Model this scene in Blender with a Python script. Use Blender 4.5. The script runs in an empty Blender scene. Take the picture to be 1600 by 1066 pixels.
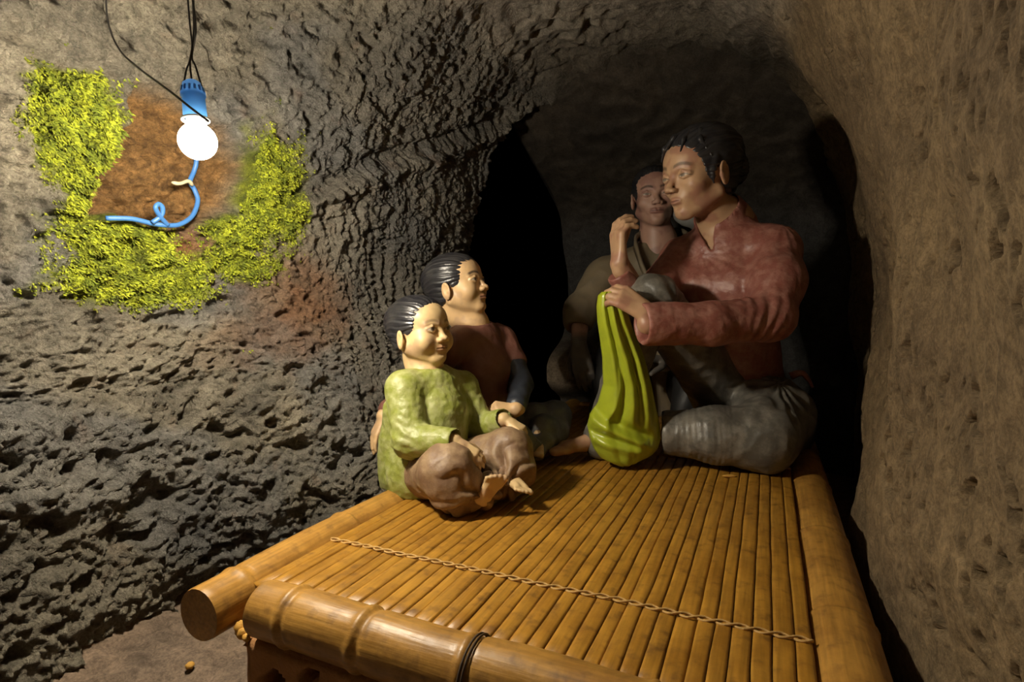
import bpy, math, random
import numpy as np
from mathutils import Vector, Matrix

# ---------------------------------------------------------------- camera
FPX = 900.0                                   # focal length in pixels of a 1600 x 1066 frame
YAW = math.atan2(400.0, FPX)                  # the bed's long axis is world +Y
PIT = math.atan2(63.0, FPX)
CAM = np.array([0.0, 0.0, 0.81])
FWD = np.array([-math.sin(YAW)*math.cos(PIT), math.cos(YAW)*math.cos(PIT), -math.sin(PIT)])
RGT = np.array([math.cos(YAW), math.sin(YAW), 0.0])
UPV = np.cross(RGT, FWD)
scene = bpy.context.scene
col = scene.collection
cd = bpy.data.cameras.new('camera'); cam = bpy.data.objects.new('camera', cd); col.objects.link(cam)
cd.sensor_fit = 'HORIZONTAL'; cd.sensor_width = 36.0; cd.lens = 36.0*FPX/1600.0
cd.clip_start = 0.01
cam.matrix_world = Matrix(((RGT[0], UPV[0], -FWD[0], CAM[0]), (RGT[1], UPV[1], -FWD[1], CAM[1]),
                           (RGT[2], UPV[2], -FWD[2], CAM[2]), (0, 0, 0, 1)))
scene.camera = cam

# ---------------------------------------------------------------- world + exposure (the bulb is the only lamp; built below)
wd = bpy.data.worlds.new('world'); scene.world = wd; wd.use_nodes = True
wd.node_tree.nodes['Background'].inputs[0].default_value = (0.9, 0.85, 0.8, 1)
wd.node_tree.nodes['Background'].inputs[1].default_value = 0.0
vs = scene.view_settings
scene.display_settings.display_device = 'sRGB'
vs.view_transform = 'Standard'; vs.look = 'None'; vs.gamma = 1.0; vs.use_curve_mapping = False
vs.exposure = 0.0
BULB_WATTS = 560.0

# ---------------------------------------------------------------- pixel helpers
def W(u, v, d):                               # pixel + distance along the view axis -> world point
    return CAM + d*(FWD + (u-800.0)/FPX*RGT - (v-533.0)/FPX*UPV)
def ray(u, v):
    return FWD + (u-800.0)/FPX*RGT - (v-533.0)/FPX*UPV
def on_z(u, v, z):
    r = ray(u, v); return CAM + r*((z-CAM[2])/r[2])
def on_x(u, v, x):
    r = ray(u, v); return CAM + r*((x-CAM[0])/r[0])
BED = 0.35

# ---------------------------------------------------------------- noise
_rs = np.random.RandomState(7)
_perm = np.concatenate([_rs.permutation(256)]*3).astype(np.int32)
_grad = _rs.normal(size=(256, 3)).astype(np.float32); _grad /= np.linalg.norm(_grad, axis=1)[:, None]
def perlin(P):
    P = np.asarray(P, np.float32)
    i = np.floor(P).astype(np.int32); f = P - i; i &= 255
    w = f*f*f*(f*(f*6-15)+10)
    out = 0
    for dx in (0, 1):
        wx = w[:, 0] if dx else 1-w[:, 0]
        a = _perm[i[:, 0]+dx]
        for dy in (0, 1):
            wy = w[:, 1] if dy else 1-w[:, 1]
            b = _perm[a+i[:, 1]+dy]
            for dz in (0, 1):
                wz = w[:, 2] if dz else 1-w[:, 2]
                g = _grad[_perm[b+i[:, 2]+dz]]
                out = out + wx*wy*wz*(g[:, 0]*(f[:, 0]-dx)+g[:, 1]*(f[:, 1]-dy)+g[:, 2]*(f[:, 2]-dz))
    return out*1.6
def fbm(P, oct=3, lac=2.1, gain=.5):
    s = 0; a = 1.0; P = np.asarray(P, np.float32)
    for k in range(oct):
        s = s + a*perlin(P + 17.3*k); P = P*lac; a *= gain
    return s
def ridged(P): return 1-2*np.abs(perlin(P))
def sst(a, b, x):
    t = np.clip((x-a)/(b-a), 0, 1); return t*t*(3-2*t)

# ---------------------------------------------------------------- object helpers
def link(o, parent=None):
    col.objects.link(o)
    if parent is not None: o.parent = parent
    return o
def empty(name, loc):
    o = bpy.data.objects.new(name, None); o.location = [float(c) for c in loc]; o.empty_display_size = .05
    return link(o)
def tag(o, label=None, cat=None, group=None, kind=None):
    if label: o['label'] = label
    if cat: o['category'] = cat
    if group: o['group'] = group
    if kind: o['kind'] = kind
    return o
def mesh(name, V, F, mat, parent=None, smooth=True, colors=None, origin=None):
    """V in world space; the object's origin is put at `origin` (or its parent's location)."""
    V = np.asarray(V, np.float64)
    off = np.zeros(3)
    if origin is not None: off = np.asarray(origin, float)
    elif parent is not None:
        p = parent
        while p is not None: off = off + np.array(p.location); p = p.parent
    me = bpy.data.meshes.new(name)
    if isinstance(F, np.ndarray):
        n, k = F.shape
        me.vertices.add(len(V)); me.vertices.foreach_set('co', (V-off).astype(np.float32).ravel())
        me.loops.add(n*k); me.loops.foreach_set('vertex_index', F.astype(np.int32).ravel())
        me.polygons.add(n); me.polygons.foreach_set('loop_start', np.arange(0, n*k, k, dtype=np.int32))
        me.polygons.foreach_set('loop_total', np.full(n, k, np.int32))
        me.update(calc_edges=True)
    else:
        me.from_pydata((V-off).tolist(), [], F)
    if smooth: me.polygons.foreach_set('use_smooth', np.ones(len(me.polygons), bool))
    if colors is not None:
        at = me.color_attributes.new('Col', 'FLOAT_COLOR', 'POINT')
        c = np.ones((len(V), 4), np.float32); c[:, :3] = colors
        at.data.foreach_set('color', c.ravel())
    me.materials.append(mat)
    me.validate()
    o = bpy.data.objects.new(name, me)
    if origin is not None: o.location = off
    return link(o, parent)
def cat_meshes(parts):
    Vs, Fs, n = [], [], 0
    for V, F in parts:
        Vs.append(np.asarray(V, float)); Fs += [[i+n for i in f] for f in (F.tolist() if isinstance(F, np.ndarray) else F)]; n += len(V)
    return np.concatenate(Vs), Fs
def grid_faces(n, m, closed=False):            # n rows, m columns
    r = np.arange(n-1)[:, None]; c = np.arange(m if closed else m-1)[None, :]
    a = r*m+c; b = r*m+(c+1) % m
    return np.stack([a, b, b+m, a+m], -1).reshape(-1, 4)
def tube(path, rad, seg=10, caps=True, prof=None):
    """swept tube along path (n,3); rad scalar or (n,)"""
    P = np.asarray(path, float); n = len(P); R = np.broadcast_to(np.asarray(rad, float), (n,))
    T = np.gradient(P, axis=0); T /= np.linalg.norm(T, axis=1)[:, None]+1e-12
    a = np.array([0, 0, 1.0]) if abs(T[0][2]) < .9 else np.array([1.0, 0, 0])
    N = np.zeros((n, 3)); x = np.cross(T[0], a); x /= np.linalg.norm(x); N[0] = x
    for k in range(1, n):
        x = N[k-1]-T[k]*np.dot(N[k-1], T[k]); N[k] = x/(np.linalg.norm(x)+1e-12)
    B = np.cross(T, N); th = np.linspace(0, 2*math.pi, seg, endpoint=False)
    ring = np.cos(th)[None, :, None]*N[:, None]+np.sin(th)[None, :, None]*B[:, None]
    V = (P[:, None]+ring*R[:, None, None]).reshape(-1, 3)
    F = grid_faces(n, seg, True).tolist()
    if caps:
        F.append(list(range(seg))[::-1]); F.append([(n-1)*seg+i for i in range(seg)])
    return V, F
def spline(pts, n):
    P = np.asarray(pts, float); P = np.vstack([2*P[0]-P[1], P, 2*P[-1]-P[-2]])
    out = []
    m = len(P)-3
    for t in np.linspace(0, m, n):
        k = min(int(t), m-1); s = t-k; a, b, c, d = P[k:k+4]
        out.append(.5*((2*b)+(-a+c)*s+(2*a-5*b+4*c-d)*s*s+(-a+3*b-3*c+d)*s**3))
    return np.array(out)

# ---------------------------------------------------------------- materials
def newmat(name):
    m = bpy.data.materials.new(name); m.use_nodes = True
    nt = m.node_tree; b = nt.nodes['Principled BSDF']
    return m, nt, b
def rgb(h):                                    # sRGB 0-255 -> linear
    c = np.array(h, float)/255
    return np.where(c <= .04045, c/12.92, ((c+.055)/1.055)**2.4)
def painted(name, color=None, rough=.45, spec=.5, bump=.15, bscale=120, wear=.25, wscale=22, wcol=None, vcol=False, detail_stretch=(1, 1, 1)):
    m, nt, b = newmat(name); L = nt.links; N = nt.nodes
    tc = N.new('ShaderNodeTexCoord'); mp = N.new('ShaderNodeMapping'); mp.inputs['Scale'].default_value = detail_stretch
    L.new(tc.outputs['Object'], mp.inputs[0])
    n1 = N.new('ShaderNodeTexNoise'); n1.inputs['Scale'].default_value = wscale; n1.inputs['Detail'].default_value = 6; n1.inputs['Roughness'].default_value = .65
    L.new(mp.outputs[0], n1.inputs[0])
    rmp = N.new('ShaderNodeMapRange'); rmp.inputs[1].default_value = .42; rmp.inputs[2].default_value = .68
    rmp.inputs[3].default_value = 0; rmp.inputs[4].default_value = wear
    L.new(n1.outputs[0], rmp.inputs[0])
    mx = N.new('ShaderNodeMix'); mx.data_type = 'RGBA'
    L.new(rmp.outputs[0], mx.inputs[0])
    if vcol:
        at = N.new('ShaderNodeVertexColor'); at.layer_name = 'Col'; L.new(at.outputs[0], mx.inputs[6])
    else:
        mx.inputs[6].default_value = (*color, 1)
    wc = wcol if wcol is not None else [min(1, c*1.7+.03) for c in (color if color is not None else (.3, .3, .3))]
    mx.inputs[7].default_value = (*wc, 1)
    L.new(mx.outputs[2], b.inputs['Base Color'])
    n2 = N.new('ShaderNodeTexNoise'); n2.inputs['Scale'].default_value = bscale; n2.inputs['Detail'].default_value = 4
    L.new(mp.outputs[0], n2.inputs[0])
    bp = N.new('ShaderNodeBump'); bp.inputs['Strength'].default_value = bump; bp.inputs['Distance'].default_value = .004
    L.new(n2.outputs[0], bp.inputs['Height']); L.new(bp.outputs[0], b.inputs['Normal'])
    rr = N.new('ShaderNodeMapRange'); rr.inputs[3].default_value = rough-.1; rr.inputs[4].default_value = rough+.15
    L.new(n1.outputs[0], rr.inputs[0]); L.new(rr.outputs[0], b.inputs['Roughness'])
    b.inputs['Specular IOR Level'].default_value = spec
    return m
def rock_mat(name, bump=.6, s1=45, s2=160, rough=.85, spec=.25, dist=.012):
    m, nt, b = newmat(name); L = nt.links; N = nt.nodes
    tc = N.new('ShaderNodeTexCoord')
    at = N.new('ShaderNodeVertexColor'); at.layer_name = 'Col'
    n1 = N.new('ShaderNodeTexNoise'); n1.inputs['Scale'].default_value = s1; n1.inputs['Detail'].default_value = 8; n1.inputs['Roughness'].default_value = .7
    n2 = N.new('ShaderNodeTexNoise'); n2.inputs['Scale'].default_value = s2; n2.inputs['Detail'].default_value = 5; n2.inputs['Roughness'].default_value = .7
    L.new(tc.outputs['Object'], n1.inputs[0]); L.new(tc.outputs['Object'], n2.inputs[0])
    ad = N.new('ShaderNodeMath'); ad.operation = 'MULTIPLY_ADD'; ad.inputs[1].default_value = .35
    L.new(n2.outputs[0], ad.inputs[0]); L.new(n1.outputs[0], ad.inputs[2])
    bp = N.new('ShaderNodeBump'); bp.inputs['Strength'].default_value = bump; bp.inputs['Distance'].default_value = dist
    L.new(ad.outputs[0], bp.inputs['Height']); L.new(bp.outputs[0], b.inputs['Normal'])
    mr = N.new('ShaderNodeMapRange'); mr.inputs[1].default_value = .3; mr.inputs[2].default_value = .7; mr.inputs[3].default_value = .65; mr.inputs[4].default_value = 1.35
    L.new(n2.outputs[0], mr.inputs[0])
    n3 = N.new('ShaderNodeTexNoise'); n3.inputs['Scale'].default_value = s1*.55; n3.inputs['Detail'].default_value = 6; n3.inputs['Roughness'].default_value = .75; n3.inputs['Distortion'].default_value = .6
    L.new(tc.outputs['Object'], n3.inputs[0])
    m3 = N.new('ShaderNodeMapRange'); m3.inputs[1].default_value = .33; m3.inputs[2].default_value = .67; m3.inputs[3].default_value = .55; m3.inputs[4].default_value = 1.45
    L.new(n3.outputs[0], m3.inputs[0])
    mm3 = N.new('ShaderNodeMath'); mm3.operation = 'MULTIPLY'; L.new(mr.outputs[0], mm3.inputs[0]); L.new(m3.outputs[0], mm3.inputs[1])
    mu = N.new('ShaderNodeVectorMath'); mu.operation = 'SCALE'
    L.new(at.outputs[0], mu.inputs[0]); L.new(mm3.outputs[0], mu.inputs['Scale']); L.new(mu.outputs[0], b.inputs['Base Color'])
    b.inputs['Roughness'].default_value = rough; b.inputs['Specular IOR Level'].default_value = spec
    return m
def plain(name, color, rough=.5, spec=.5, emit=None, strength=0, metal=0):
    m, nt, b = newmat(name)
    b.inputs['Base Color'].default_value = (*color, 1); b.inputs['Roughness'].default_value = rough
    b.inputs['Specular IOR Level'].default_value = spec; b.inputs['Metallic'].default_value = metal
    if emit: b.inputs['Emission Color'].default_value = (*emit, 1); b.inputs['Emission Strength'].default_value = strength
    return m

# ================================================================ CAVE
FLOOR = 0.12
def XL(Y): return -1.33+.20*sst(.9, 1.4, Y)
def XR(Y): return .215+.10*sst(1.5, 2.3, Y)
def ZC(Y): return 1.72-.10*sst(1.9, 2.6, Y)
def section(Y, ang):
    """ang: pi..0 over the arch, beyond that straight down the walls (ang>pi left, <0 right)."""
    zb = .62; n = 2.7
    xl, xr, zc = XL(Y), XR(Y), ZC(Y)
    xm, a = (xl+xr)/2, (xr-xl)/2
    ca, sa = np.cos(np.clip(ang, 0, math.pi)), np.sin(np.clip(ang, 0, math.pi))
    x = xm+a*np.sign(ca)*np.abs(ca)**(2/n)
    z = zb+(zc-zb)*np.abs(sa)**(2/n)
    ex = np.where(ang > math.pi, ang-math.pi, np.where(ang < 0, -ang, 0))
    z = z-ex
    x = x+(.13+.07*sst(.8, 1.2, Y))*sst(1.02, .2, z)*(x < xm)           # the left wall leans in towards its foot
    return x, z
NICHE_X = -1.31
def yz(u, v, x=NICHE_X): p = on_x(u, v, x); return p[1], p[2]
NC = yz(243, 258)
def poly_mask(Y, Z, pts, soft):
    """signed distance style mask of a convex-ish polygon in (Y,Z): 1 inside, 0 outside"""
    pts = np.array(pts); n = len(pts)
    d = np.full(Y.shape, 1e9); ins = np.zeros(Y.shape, bool)
    for k in range(n):
        a, b = pts[k], pts[(k+1) % n]
        e = b-a; t = np.clip(((Y-a[0])*e[0]+(Z-a[1])*e[1])/np.dot(e, e), 0, 1)
        d = np.minimum(d, np.hypot(Y-a[0]-t*e[0], Z-a[1]-t*e[1]))
        c = (a[1] > Z) != (b[1] > Z)
        xx = a[0]+(Z-a[1])*(b[0]-a[0])/np.where(b[1]-a[1] == 0, 1e-9, b[1]-a[1])
        ins ^= c & (Y < xx)
    sd = np.where(ins, -d, d)
    return sst(soft, -soft, sd)
NICHE = [yz(*p) for p in ((200, 140), (262, 160), (315, 200), (345, 260), (335, 325), (300, 350), (200, 345), (148, 330), (172, 270), (184, 200))]
PASS = [(1.74, -.3), (1.78, .35), (1.93, .7), (2.09, 1.05), (2.11, 1.30), (2.16, 1.50), (2.24, 1.58), (2.4, 1.60), (3.2, 1.6), (3.2, -.3)]
CR = [on_x(465, 318, -1.17), on_x(560, 272, -1.14), on_x(650, 238, -1.12), on_x(725, 205, -1.12)]
def blob(Y, Z, u, v, su, sv, x=NICHE_X):
    y0, z0 = yz(u, v, x); y1, _ = yz(u+su, v, x); _, z1 = yz(u, v-sv, x)
    return np.exp(-((Y-y0)/(y1-y0))**2-((Z-z0)/(z1-z0))**2)
def moss_mask(P):
    Y, Z = P[:, 1], P[:, 2]
    m = np.maximum.reduce([blob(Y, Z, 112, 195, 68, 78), blob(Y, Z, 150, 265, 50, 60)*.9, blob(Y, Z, 255, 392, 120, 52), blob(Y, Z, 372, 300, 42, 85)*.85,
                           blob(Y, Z, 180, 340, 60, 45)*1.0, blob(Y, Z, 215, 445, 110, 40)*.75, blob(Y, Z, 330, 370, 60, 40)*.8])
    m = m*(1-.75*blob(Y, Z, 288, 388, 38, 40))
    return np.clip(m*1.25+.28*fbm(P*14, 3), 0, 1.3)
def disp_left(P):
    Y, Z = P[:, 1], P[:, 2]
    d = .045*fbm(P*2.3+3, 2)
    far = sst(1.0, 1.5, Y)
    low = sst(.85, .45, Z)
    q1 = P*np.array([10, 11, 9.]); q2 = P*np.array([10, 26, 7.])
    d = d+.006*(1-far)*ridged(q1+5)+.010*far*ridged(q2+9)
    q3 = P*np.array([20, 15, 34.]); q4 = P*np.array([30, 60, 16.])
    wrp = .5*perlin(P*12)[:, None]
    d = d+.007*(1-far)*ridged(q3+wrp)+.008*far*ridged(q4+wrp)
    d = d+.010*low*perlin(P*np.array([8, 8, 15.])+31)+.022*low*ridged(P*np.array([5, 5, 7.])+40)
    bil = np.abs(perlin(P*np.array([40, 34, 46.])+wrp)); bi2 = np.abs(perlin(P*np.array([85, 85, 95.])+wrp*1.5))
    d = d+.021*(1-.4*far)*(bil-.3)+.015*(1-.3*far)*(bi2-.3)+.0035*perlin(P*140)
    up_ = sst(.75, 1.0, Z)*(1-.5*far)
    d = d+up_*(.010*ridged(P*np.array([24, 22, 30.])+77+wrp*1.3)-.016*sst(.18, .42, perlin(P*np.array([30, 34, 26.])+12)))
    # crooked rib of rock beside the niche top
    y0, z0 = yz(133, -20); y1, z1 = yz(163, 118); tt = np.clip((z0-Z)/(z0-z1), 0, 1); off = Y-(y0+(y1-y0)*tt)+.006*perlin(P*25)
    win = (Z > z1-.02)
    d = d+win*(.022*np.exp(-(off/.016)**2)-.02*np.exp(-((off-.030)/.010)**2)-.014*np.exp(-((off+.03)/.010)**2))
    pit = sst(.22, .5, perlin(P*np.array([17, 17, 24.])+55))*(1-.5*far)
    d = d-.026*pit
    # the long diagonal ledge
    dist = np.full(len(P), 1e3); side = np.zeros(len(P))
    for a, b in zip(CR[:-1], CR[1:]):
        e = np.array([b[1]-a[1], b[2]-a[2]]); L = np.dot(e, e)
        t = np.clip(((Y-a[1])*e[0]+(Z-a[2])*e[1])/L, 0, 1)
        px, pz = Y-a[1]-t*e[0], Z-a[2]-t*e[1]
        dd = np.hypot(px, pz); s = np.sign(e[0]*pz-e[1]*px)
        up = dd < dist; dist = np.where(up, dd, dist); side = np.where(up, s*dd, side)
    jit = side+.012*perlin(P*22)
    d = d+.03*np.exp(-((jit+.02)/.025)**2)*(dist < .2)-.028*np.exp(-((jit-.022)/.018)**2)*(dist < .2)
    return d
def disp_ceil(P):
    d = .05*fbm(P*2.3+3, 2)+.014*ridged(P*np.array([14, 8, 10.])+7)+.006*perlin(P*28)+.003*perlin(P*70)
    Y, Z = P[:, 1], P[:, 2]
    band = np.exp(-((Y-1.95)/.25)**2)*np.exp(-((P[:, 0]+.75)/.33)**2)
    pit = sst(.12, .35, perlin(P*np.array([20, 20, 20.])+71))
    return d-.028*pit*band
def disp_right(P):
    d = .045*fbm(P*2.0+13, 2)+.006*perlin(P*9)+.0022*perlin(P*27)+.0012*perlin(P*75)
    wav = .004*ridged(P*np.array([10, 18, 4.])+3)
    q = P*np.array([40, 52, 34.])+.4*perlin(P*30)[:, None]
    gate = sst(-.20, .25, perlin(P*5.5+90))
    pit = sst(.32, .44, perlin(q+20))*gate
    big = sst(.44, .52, perlin(q*.75+41))*gate
    return d+wav-.026*pit-.026*big+.0025*np.abs(perlin(P*np.array([40, 40, 24.])))

def mixc(a, b, t): return np.asarray(a)[None]*(1-t[:, None])+np.asarray(b)[None]*t[:, None]
def col_left(P, rec):
    t = np.clip(.5+.7*fbm(P*4+1, 3), 0, 1)
    c = mixc((.36, .315, .235), (.15, .135, .108), t)
    far = sst(1.05, 1.5, P[:, 1])
    c = c*(1-far[:, None])+mixc((.27, .245, .205), (.145, .135, .12), t)*far[:, None]
    # grey-blue stone near the top and lower middle
    g = np.clip(sst(.1, .45, fbm(P*3+60, 2)), 0, 1)*.5
    c = c*(1-g[:, None])+np.array((.19, .192, .195))*g[:, None]
    Y, Z = P[:, 1], P[:, 2]
    o = np.clip(blob(Y, Z, 415, 470, 52, 75)*1.2+.5*blob(Y, Z, 330, 540, 60, 40)+.25*fbm(P*18, 2)-.15, 0, 1)*.8
    c = c*(1-o[:, None])+np.array((.27, .125, .056))*o[:, None]
    o = np.clip(blob(Y, Z, 285, 392, 42, 50)*1.1+.3*fbm(P*22, 2)-.15, 0, 1)*.9
    c = c*(1-o[:, None])+np.array((.34, .14, .055))*o[:, None]
    dist = np.clip(rec, 0, 1)
    c = c*(1-dist[:, None])+mixc((.40, .215, .075), (.22, .12, .045), np.clip(.5+.9*fbm(P*55, 2), 0, 1))*dist[:, None]
    m = sst(.28, .62, moss_mask(P)*(1-.85*dist))
    mm = mixc((.26, .29, .024), (.12, .14, .02), np.clip(.5+fbm(P*40, 2), 0, 1))
    c = c*(1-m[:, None])+mm*m[:, None]
    # rusty strip under the ledge
    return c
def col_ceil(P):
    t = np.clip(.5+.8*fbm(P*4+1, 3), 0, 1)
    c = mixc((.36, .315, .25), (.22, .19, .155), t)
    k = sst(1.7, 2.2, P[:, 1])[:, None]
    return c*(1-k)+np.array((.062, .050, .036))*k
def col_right(P):
    t = np.clip(.5+.8*fbm(P*3+1, 3), 0, 1)
    return mixc((.185, .131, .071), (.127, .089, .051), t)
M_rockL = rock_mat('clay_rock', 1.0, 75, 210, dist=.024)
M_rockC = rock_mat('ceiling_rock', .8, 50, 160, dist=.02)
M_rockR = rock_mat('brown_clay', .5, 70, 230, dist=.02)

Ys = np.concatenate([np.arange(-1.3, .40, .06), np.arange(.40, 2.08, .0036), np.arange(2.08, 2.9, .010)])
def shell(name, angs, dfun, cfun, mat, left=False):
    A, YY = np.meshgrid(angs, Ys)
    x = np.empty_like(A); z = np.empty_like(A)
    for k, y in enumerate(Ys): x[k], z[k] = section(y, angs)
    P = np.stack([x, YY, z], -1)
    du = np.gradient(P, axis=0); dv = np.gradient(P, axis=1)
    Nn = np.cross(du, dv); Nn /= np.linalg.norm(Nn, axis=2)[:, :, None]+1e-12
    ctr = np.array([-.5, 0, .8]); tmp = ctr-P; tmp[..., 1] = 0
    Nn *= np.sign((Nn*tmp).sum(-1))[..., None]
    Pf = P.reshape(-1, 3); Nf = Nn.reshape(-1, 3)
    # neighbouring pieces must meet: blend the three relief functions by arch angle
    Af = A.ravel()
    wl = sst(1.85, 2.25, Af); wr = sst(1.15, .75, Af)
    D = np.zeros(len(Pf))
    for w, f in ((wl, disp_left), (wr, disp_right), (1-wl-wr, disp_ceil)):
        k = w > 1e-4
        if k.any(): D[k] += w[k]*f(Pf[k])
    Q = Pf+Nf*D[:, None]
    C = np.zeros((len(Pf), 3))
    rec = np.zeros(len(Pf))
    if left:
        jy = Pf[:, 1]+.02*perlin(Pf*16); jz = Pf[:, 2]+.02*perlin(Pf*16+8)
        rec = poly_mask(jy, jz, NICHE, .018)
    for w, f in ((wl, None), (wr, col_right), (1-wl-wr, col_ceil)):
        k = w > 1e-4
        if k.any(): C[k] += w[k][:, None]*(f(Pf[k]) if f else col_left(Pf[k], rec[k]))
    if left:
        jy = Pf[:, 1]+.03*perlin(Pf*9); jz = Pf[:, 2]+.03*perlin(Pf*9+8)
        Q[:, 0] -= .075*rec-rec*(.012*(np.abs(perlin(Pf*75))-.3)+.006*perlin(Pf*120))*(rec > .5)
        pm = poly_mask(jy, jz, PASS, .03)
        Q[:, 0] -= 1.1*pm
    F = grid_faces(*A.shape)
    o = mesh(name, Q, F, mat, colors=C)
    tag(o, kind='structure')
    return o, Q, Nf, C
ang_left = np.concatenate([math.pi+np.arange(.72, 0, -.0042), math.pi-np.linspace(0, 1, 330)**2.0*(math.pi-2.05)])
ang_ceil = np.linspace(2.05, .95, 190)
ang_right = np.concatenate([.95*(1-np.linspace(0, 1, 280))**2.0, -np.arange(.004, .72, .0045)])
wall_left, QL, NL, CL = shell('wall_left', ang_left, disp_left, col_left, M_rockL, True)
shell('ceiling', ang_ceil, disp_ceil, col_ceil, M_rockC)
shell('wall_right', ang_right, disp_right, col_right, M_rockR)

# back wall: a hollowed face that leans forward into the roof
gx = np.linspace(-1.12, .75, 300); gz = np.linspace(-.1, 1.85, 300)
GX, GZ = np.meshgrid(gx, gz)
edge_x = -.955-.10*sst(1.25, 1.6, GZ)+.02*np.sin(GZ*9)
GY = 2.72+3.5*np.clip(edge_x+.03-GX, 0, 1)-.62*sst(1.15, 1.75, GZ)-.30*np.clip((GX+.1)/.6, 0, 1)**2-.06*sst(.6, .2, GZ)
Pb = np.stack([GX, GY, GZ], -1).reshape(-1, 3)
hi = sst(1.05, 1.35, Pb[:, 2])
Pb[:, 1] -= .04*fbm(Pb*2.3+3, 2)+(.004+.014*hi)*ridged(Pb*np.array([9, 9, 13.]))+(.002+.006*hi)*perlin(Pb*24)+.0015*perlin(Pb*60)
# mud foot at its base beside the passage
q = (Pb-np.array([-.88, 2.5, .48]))/np.array([.17, 1, .12]); Pb[:, 1] -= .20*np.exp(-(q[:, 0]**2+q[:, 2]**2)**2)
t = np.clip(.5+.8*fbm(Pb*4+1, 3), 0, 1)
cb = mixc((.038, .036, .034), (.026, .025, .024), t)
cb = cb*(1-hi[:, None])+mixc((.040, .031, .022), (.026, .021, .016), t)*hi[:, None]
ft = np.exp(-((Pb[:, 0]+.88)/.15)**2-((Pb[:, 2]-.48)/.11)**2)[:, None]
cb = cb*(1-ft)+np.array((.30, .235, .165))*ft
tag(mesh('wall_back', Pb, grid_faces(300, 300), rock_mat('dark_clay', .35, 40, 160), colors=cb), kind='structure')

# floor
gx = np.concatenate([np.linspace(-1.75, -.6, 230), np.linspace(-.58, .6, 30)]); gy = np.concatenate([np.linspace(-1.3, .45, 20), np.linspace(.46, 1.6, 230), np.linspace(1.62, 2.9, 20)])
GX, GY = np.meshgrid(gx, gy)
Pf_ = np.stack([GX, GY, np.zeros_like(GX)], -1).reshape(-1, 3)
Pf_[:, 2] = FLOOR+.01*fbm(Pf_*4, 2)+.007*ridged(Pf_*14)+.005*(np.abs(perlin(Pf_*38))-.3)+.0025*perlin(Pf_*80)+.08*sst(-1.12, -1.35, Pf_[:, 0])
t = np.clip(.5+.8*fbm(Pf_*7+1, 3), 0, 1)
tag(mesh('floor', Pf_, grid_faces(len(gy), len(gx)), rock_mat('floor_earth', .45, 50, 200), colors=mixc((.21, .15, .105), (.15, .11, .08), t)), kind='structure')

# moss: thousands of tiny tufts on the lit wall round the niche
mk = moss_mask(QL); rs = np.random.RandomState(3)
idx = np.where((mk+.35*rs.rand(len(mk)) > .62) & (QL[:, 1] > .42) & (QL[:, 1] < 1.4) & (poly_mask(QL[:, 1], QL[:, 2], NICHE, .02) < .3))[0]
idx = rs.choice(idx, min(len(idx), 16000), replace=False)
base = QL[idx]; nn = NL[idx]; k = len(idx)
V = []; tri = []
for b in range(3):
    r1 = rs.normal(size=(k, 3)); r1 -= nn*(r1*nn).sum(1)[:, None]; r1 /= np.linalg.norm(r1, axis=1)[:, None]
    h = (.003+.006*rs.rand(k)*np.clip(mk[idx], 0, 1))[:, None]; w = .0022
    off = rs.normal(size=(k, 3))*.0018
    tip = base+off+nn*h+r1*h*.8+np.array([0, 0, -.002])
    sd = np.cross(nn, r1)
    V += [base+off-sd*w-nn*.001, base+off+sd*w-nn*.001, tip]
V = np.stack(V, 1).reshape(-1, 3); F = np.arange(len(V)).reshape(-1, 3)
tc_ = np.clip(.5+.9*fbm(np.repeat(base, 9, 0)*40, 2)+.25*rs.normal(size=len(V)), 0, 1)
M_moss = rock_mat('moss_green', .1, 40, 300, .75)
tag(mesh('moss', V, F, M_moss, smooth=False, colors=mixc((.38, .42, .028), (.13, .165, .018), tc_), origin=base.mean(0)),
    'bright yellow-green moss growing on the cave wall around the lit niche', 'moss', kind='stuff')

# ================================================================ LAMP
B = W(309, 221, .96)
lamp = empty('hanging_bulb', B); tag(lamp, 'lit round bulb in a pale blue socket hanging beside the mossy niche', 'light bulb')
ax = (W(298, 110, .96)-B); ax /= np.linalg.norm(ax)
ex = np.cross(ax, FWD); ex /= np.linalg.norm(ex); ey = np.cross(ax, ex)
def lathe(prof, seg=28):
    V = []; th = np.linspace(0, 2*math.pi, seg, endpoint=False)
    for r, h in prof: V += [B+ax*h+(ex*math.cos(a)+ey*math.sin(a))*r for a in th]
    F = grid_faces(len(prof), seg, True).tolist(); n = len(prof)
    F.append(list(range(seg))[::-1]); F.append([(n-1)*seg+i for i in range(seg)])
    return np.array(V), F
prof = [(.002, -.030)]+[(.030*math.cos(a), .030*math.sin(a)) for a in np.linspace(-1.4, .95, 14)]+[(.0145, .030), (.0138, .036)]
V, F = lathe(prof); mesh('glass_bulb', V, F, plain('bulb_glow', (1, 1, 1), .3, emit=(1, .93, .78), strength=14), lamp)
V, F = lathe([(.0185, .0345), (.0222, .0345), (.0222, .037), (.0185, .039), (.0178, .0385), (.0178, .036), (.0185, .0345)]); F = F[:-2]
mesh('collar', V, F, plain('white_plastic', (.75, .75, .72), .35), lamp)
V, F = lathe([(.0172, .040), (.0182, .044), (.0174, .073), (.0190, .075), (.0190, .080), (.0172, .083), (.0150, .096), (.009, .101), (.004, .102)])
F = F[:-2]+[F[-1]]                           # hollow shell, open at the bottom
M_blue, nt, bs = newmat('blue_plastic')
bs.inputs['Base Color'].default_value = (*rgb((105, 170, 225)), 1); bs.inputs['Roughness'].default_value = .35
tl = nt.nodes.new('ShaderNodeBsdfTranslucent'); tl.inputs[0].default_value = (*rgb((105, 175, 235)), 1)
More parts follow.
